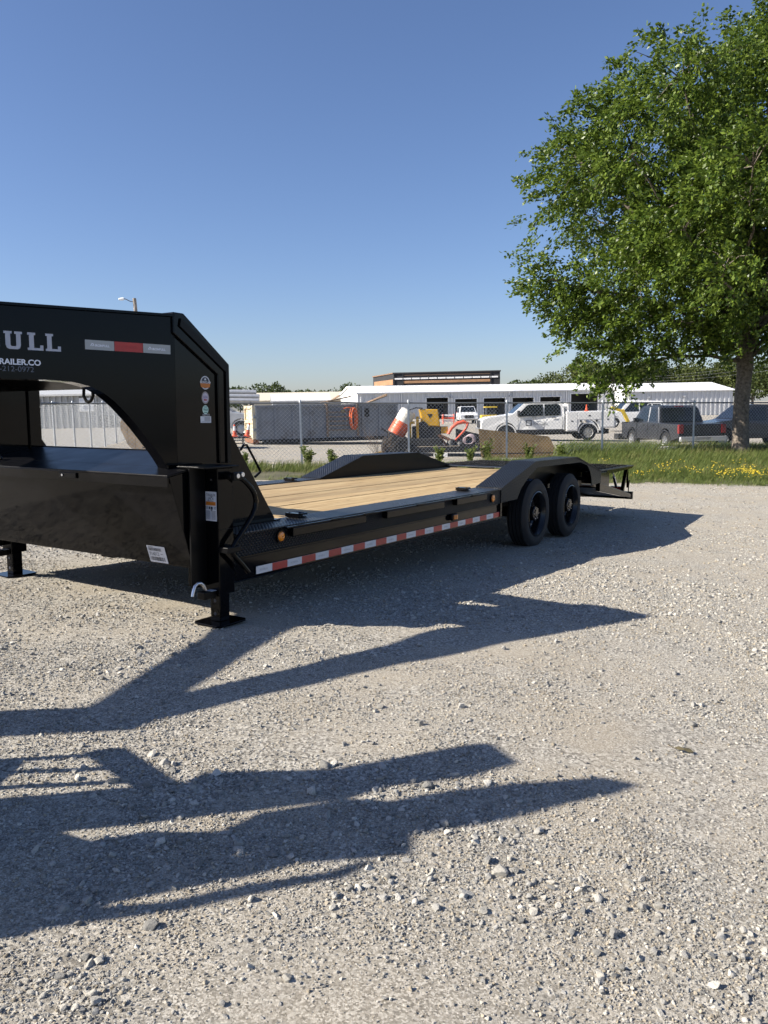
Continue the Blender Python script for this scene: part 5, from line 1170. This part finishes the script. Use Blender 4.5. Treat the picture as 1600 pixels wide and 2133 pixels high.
MB().cyl((-.02,-.32,.62), 'y', .17, 0, .1, 20).build('flywheel', BM, mc)
for x in (-.42, -.20): MB().box(x, x+.08, -.34, -.24, .1, .95).build('mast', YM, mc, bevel=.01)
MB().tube([(-.42,-.3,.95),(-.40,-.3,1.15),(-.2,-.3,1.22),(.0,-.3,1.2)], .02, 8).build('roll_bar', BM, mc); MB().box(-.36, -.24, -.32, -.22, .72, .8).build('control', YM, mc)
for y in (-.42, .34): MB().prism([(-.45,.0),(.5,.0),(.58,.12),(.5,.27),(-.45,.27),(-.53,.12)], y, y+.2, 'y').build('track', BM, mc, bevel=.03)
MB().bar((.3,-.2,.45), (.95,-.25,.10), .12, .1).build('boom', BRN, mc); MB().bar((.45,-.3,.36), (.7,-.3,.0), .06, .06).build('boom_strut', BRN, mc); MB().box(.48, .72, -.25, .2, .40, .62).build('valve_block', YM, mc, bevel=.02)
oh = MB().tube([(2.18,26.3,.62),(2.30,26.3,.82),(2.48,26.3,.97),(2.70,26.3,1.02),(2.84,26.3,.96),(2.78,26.3,.80),(2.62,26.3,.62),(2.42,26.3,.42)], [.05,.055,.06,.065,.06,.035,.03,.03], 10).build('suction_hose', pm('hose_red_orange', (.62,.10,.05), .5), None, smooth=True)
tag(oh, 'looped red orange hose to the right of the yellow machine', 'hose')
bg = MB()
for k in range(5): bg.lathe((2.3+.16*k, 26.35+.06*(k % 2), gz(2,26.6)+.32), 'z', [(.18,0),(.17,.1),(.12,.19-.02*k),(.02,.22-.02*k)], 12)
bo = bg.build('tarpaulin', pm('tarp_black', (.018,.019,.022), .55, bump=.4, bscale=9), None, smooth=True); tag(bo, 'crumpled black tarpaulin heaped on the equipment trailer deck', 'tarpaulin')
rp_ = MB()
for k in range(6): rp_.tube([(2.83+.17*math.cos(t)+.02*k, 26.15+.03*k, gz(2,26.6)+.50+(.13+.012*k)*math.sin(t)) for t in np.linspace(0, 6.28, 18)], .013, 6, cap=False)
rp_.tube([(2.75,26.15,.24),(2.5,26.1,.22),(2.3,26.05,.2)], .013, 6)
ro = rp_.build('rope_coil', pm('rope_pale', (.62,.50,.52), .8), None, smooth=True); tag(ro, 'coil of pale pink rope on the equipment trailer deck', 'rope')
# tan sheet leaning by the fence
def ply(): 
    m = pm('tan_board', (.20,.135,.06), .7, var=.25, scale=3, dirt=(.13,.085,.04)); return m
sh = MB().hexa([(3.16,25.05,-.42),(5.86,25.45,-.42),(5.86,25.49,-.42),(3.16,25.09,-.42)], [(3.08,25.35,.80),(5.42,25.75,.50),(5.42,25.79,.50),(3.08,25.39,.80)]).build('board_sheet', ply(), None)
tag(sh, 'large tan board leaning behind the fence in front of the white truck', 'board')
MB().bar((3.17,25.08,.02), (5.80,25.48,-.02), .04, .035).build('batten', TRIMB, sh)

# yellow lift arm and yellow loader in the yard
la = empty('lift_arm', (13.2, 44, gz(13, 44))); tag(la, 'yellow jointed lift arm standing behind the utility body', 'machine')
YL = pm('lift_yellow', (.66,.46,.03), .45, var=.1)
MB().bar((-.5,0,1.75), (.1,0,1.55), .16, .14).build('arm', YL, la); MB().bar((.1,0,1.62), (.45,0,.95), .2, .16).build('arm', YL, la); MB().box(.2, .9, -.3, .3, .3, .95).build('arm_base', BM, la); MB().box(-.2, 1.2, -.4, .4, .0, .3).build('undercarriage', BM, la)
yl = empty('yellow_loader', (8.6, 62, gz(8.6, 62))); tag(yl, 'yellow loader cab just left of the white truck bonnet', 'machine')
MB().box(-.9, .3, -.6, .6, .45, 1.2).build('loader_body', YL, yl, bevel=.04); MB().box(-.5, .2, -.55, .55, 1.2, 1.75).build('loader_cab', GLASS, yl); MB().box(-.6, .3, -.6, .6, 1.75, 1.85).build('cab_roof', YL, yl)
for x in (-.6, .1): car_wheel(yl, x, -.6, .38, .25, YL, -1)
br = empty('barricade', (7.0, 84, gz(7, 84))); tag(br, 'red and white barricade beside the small white vehicle by the bays', 'barricade')
for k in range(3): MB().box(-.7, .7, -.03, .03, .25+k*.3, .42+k*.3).build('board', bpy.data.materials['cone_orange'] if k % 2 else TRIMW, br)
for x in (-.6, .55): MB().box(x, x+.06, -.3, .3, 0, 1.05).build('leg', bpy.data.materials['cone_orange'], br)

# wooden cable spool seen under the neck
sp = empty('cable_spool', (-7.05, 24.3, gz(-7, 24.3)+.0)); sp.rotation_euler = (0, 0, R(8)); tag(sp, 'wooden cable spool with stencilled letters seen through the neck opening', 'cable spool')
SPW = pm('spool_wood', (.55,.42,.28), .85, var=.25, scale=4, dirt=(.34,.23,.13)); SR = .95
for y in (0, .62):
    fl = MB()
    for k in range(9):
        x0, x1 = -SR + k*2*SR/9 + .006, -SR + (k+1)*2*SR/9 - .006
        h0 = math.sqrt(max(0, SR**2 - x0**2)); h1 = math.sqrt(max(0, SR**2-x1**2))
        MB().prism([(x0,SR-h0),(x1,SR-h1),(x1,SR+h1),(x0,SR+h0)], y, y+.06, 'y').build('flange_board', SPW, sp)
MB().cyl((0,.06,SR), 'y', .38, 0, .56, 24).build('spool_drum', SPW, sp)
MB().cyl((0,-.012,SR), 'y', .10, 0, .012, 14).build('hub_hole', TRIMB, sp)
for k, ch in enumerate('STU'):
    a = R(-118 + k*17); MM = frame((.74*math.cos(a), -.004, SR + .74*math.sin(a)), (-math.sin(a), 0, math.cos(a)), (-math.cos(a), 0, -math.sin(a)))
    text(ch, .2, TRIMB, sp, MM, 'stencil_letter', extr=.0015)

# pale rocks and lumps by the fence
RK = stone_mat('pale_rock', (.55,.53,.49))
def lump(x, y, s, sz, label, name='rock'):
    bm = bmesh.new(); bmesh.ops.create_icosphere(bm, subdivisions=3, radius=.5); rr = random.Random(int(x*100))
    for v in bm.verts: v.co *= 1 + .22*math.sin(v.co.x*9+x)*math.cos(v.co.y*8) + rr.uniform(-.05, .05)
    me = bpy.data.meshes.new(name); bm.to_mesh(me); bm.free(); me.materials.append(RK); o = bpy.data.objects.new(name, me); col.objects.link(o)
    o.location = (x, y, gz(x, y) + sz*.25); o.scale = (s, s*.7, sz); tag(o, label, 'rock', 'pale rocks along the fence')
lump(6.6, 25.6, .75, .42, 'round pale rock left of the graphite pickup front wheel'); lump(8.6, 26.2, .8, .32, 'pale flat rock under the graphite pickup front'); lump(9.6, 26.0, 1.7, .5, 'largest pale rock heap under the graphite pickup'); lump(10.9, 27.5, .6, .4, 'pale block right of the rock heap behind tall grass')

# weeds along the fence
def weed(x, y, h, n, label, name='weed_plant'):
    rg = np.random.default_rng(int(abs(x)*1000)); t = empty(name, (x, y, gz(x, y))); tag(t, label, 'weed', 'weeds along the fence')
    st = MB(); P, D = [], []
    for k in range(n):
        a = rg.uniform(0, 6.28); l = h*rg.uniform(.6, 1.1); dx, dy = math.cos(a)*.32*l, math.sin(a)*.32*l
        pts = [(0,0,-.03),(dx*.3,dy*.3,l*.45),(dx,dy,l)]; st.tube(pts, [.008,.005,.002], 4, cap=False)
        for q in np.linspace(.15, 1, 16):
            p = np.array((dx*q**1.5, dy*q**1.5, l*q)); P += [p + rg.normal(0,.025,3) for _ in range(3)]; D += [np.array((rg.normal(0,1), rg.normal(0,1), .5)) for _ in range(3)]
    st.build('stems', GRASS_D, t); leaf_mesh('leaves', np.array(P), np.array(D), .085, GRASS, t, rg, .5)
for k, (x, y, h, n, lb) in enumerate(((-2.0,20.9,.5,9,'green weeds at the foot of the fence post above the far fender'),(-1.3,20.6,.42,8,'low green weeds just right of the fence post above the far fender'),(3.0,22.7,.6,9,'tall weed with yellow tips in front of the equipment trailer'),(2.5,22.6,.45,8,'low weed clump left of the tall yellow tipped weed'),(4.3,23.2,.5,8,'weeds in front of the leaning tan board'),(5.3,23.4,.5,8,'weeds at the right end of the tan board'),(1.6,22.5,.4,8,'weeds below the number plate of the equipment trailer'),(-5.0,22.2,.7,9,'tall pale weeds beside the cable spool'),(-6.0,22.6,.6,9,'bushy weeds left of the cable spool'),(-3.6,20.3,.35,7,'sparse weeds on the gravel right of the trailer riser'))):
    weed(x, y, h, n, lb)
bs = empty('bare_shrub', (-.1, 23.0, gz(0,23))); tag(bs, 'thin bare brown shrub in front of the dumpster', 'shrub')
rg_ = np.random.default_rng(5); tw_ = MB()
for k in range(26):
    a, l = rg_.uniform(0, 6.28), rg_.uniform(.6, 1.25); d_ = np.array((math.cos(a)*.42, math.sin(a)*.42, .85))*l
    p1 = d_*.5+rg_.normal(0,.05,3); tw_.tube([(0,0,0), tuple(p1), tuple(d_+rg_.normal(0,.08,3))], [.007,.005,.002], 4, cap=False)
    for j in range(3): b = p1+(d_-p1)*rg_.uniform(0,.8); tw_.tube([tuple(b), tuple(b+rg_.normal(0,.14,3)+np.array((0,0,.1)))], [.003,.0015], 3, cap=False)
tw_.build('twigs', pm('twig_brown', (.14,.10,.07), .9), bs)

# dry leaf on the gravel
lf = MB(); LM = pm('dry_leaf', (.085,.07,.035), .8, var=.4, scale=60)
pts = [(-.075,0,.004),(-.045,.018,.012),(-.01,.026,.006),(.03,.022,.014),(.07,.004,.006),(.035,-.014,.004),(0,-.02,.012),(-.04,-.014,.006)]
lf.add([(0,0,.016)] + pts, [(0, i+1, (i+1) % 8+1) for i in range(8)]); lf.tube([(-.075,0,.004),(-.12,.01,.012)], .0018, 4)
dl = lf.build('dry_leaf', LM, None); dl.location = (1.2, 3.04, float(gzn(1.2, 3.04))+.006); dl.rotation_euler = (.1, .08, R(-28)); dl.scale = (.55, .62, .8); tag(dl, 'single dry brown leaf lying on the bare gravel', 'leaf')

# unseen stand-in added left of the frame, plates shaped to cast the foreground shadow
caster = empty('unseen_shadow_caster', (-2.45, 2.05, .30)); tag(caster, 'made-up black stand-in outside the left edge, added to cast the foreground shadow', 'trailer')
MB().box(-4.6, .12, -.55, .62, .42, .52).build('deck', BLACK2, caster); 
for y in (-.60, .60):
    for x in (-2.6, -1.7): car_wheel(caster, x, y, .36, .22, RIMBLK, 1 if y > 0 else -1)
POLYS = (  # plate outlines worked back from the wanted shadow shape
 ([(.17,.2),(.17,.78),(.2,1.0),(.14,1.1),(.27,1.16),(.25,1.45),(.39,1.81),(.21,1.86),(.11,1.74),(.08,1.56),(.01,1.46),(-.02,1.27),(-.06,1.05),(-.07,.84),(-.07,.2)], .0),
 ([(-.05,.2),(-.05,.87),(-.13,.95),(-.10,1.06),(-.14,1.20),(-.03,1.26),(.02,1.44),(-.02,1.53),(.02,1.62),(.05,1.78),(.07,2.0),(.0,2.07),(-.06,2.0),(-.15,1.82),(-.21,1.66),(-.23,1.58),(-.28,1.38),(-.27,1.23),(-.34,1.12),(-.30,1.0),(-.38,.9),(-.38,.2)], .07),
 ([(-.40,.2),(-.40,.93),(-.30,1.1),(-.30,1.3),(-.22,1.6),(-.36,1.59),(-.36,1.39),(-.41,1.3),(-.47,1.09),(-.57,.97),(-.57,.2)], .0),
 ([(-.46,.9),(-.48,1.16),(-.43,1.30),(-.41,1.42),(-.36,1.48),(-.44,1.42),(-.47,1.30),(-.52,1.16),(-.53,.9)], .07))
for poly, x in POLYS: MB().prism(poly, x, x+.05, 'x').build('shadow_outline_plate', BLACK2, caster, bevel=.006)
for y, z in ((.48, .92), (.365, .97), (.245, 1.04)): MB().box(-.02, .015, y-.014, y+.014, .2, z).build('side_rail', BLACK2, caster)  # thin rods added for the fine shadow streaks
MB().bar((0,.52,.90), (0,.13,1.11), .05, .07).build('shadow_brace', BLACK2, caster)
for z in (.62, .30): MB().box(-.02, .10, -.56, .5, z, z+.06).build('caster_crossbar', BLACK2, caster)
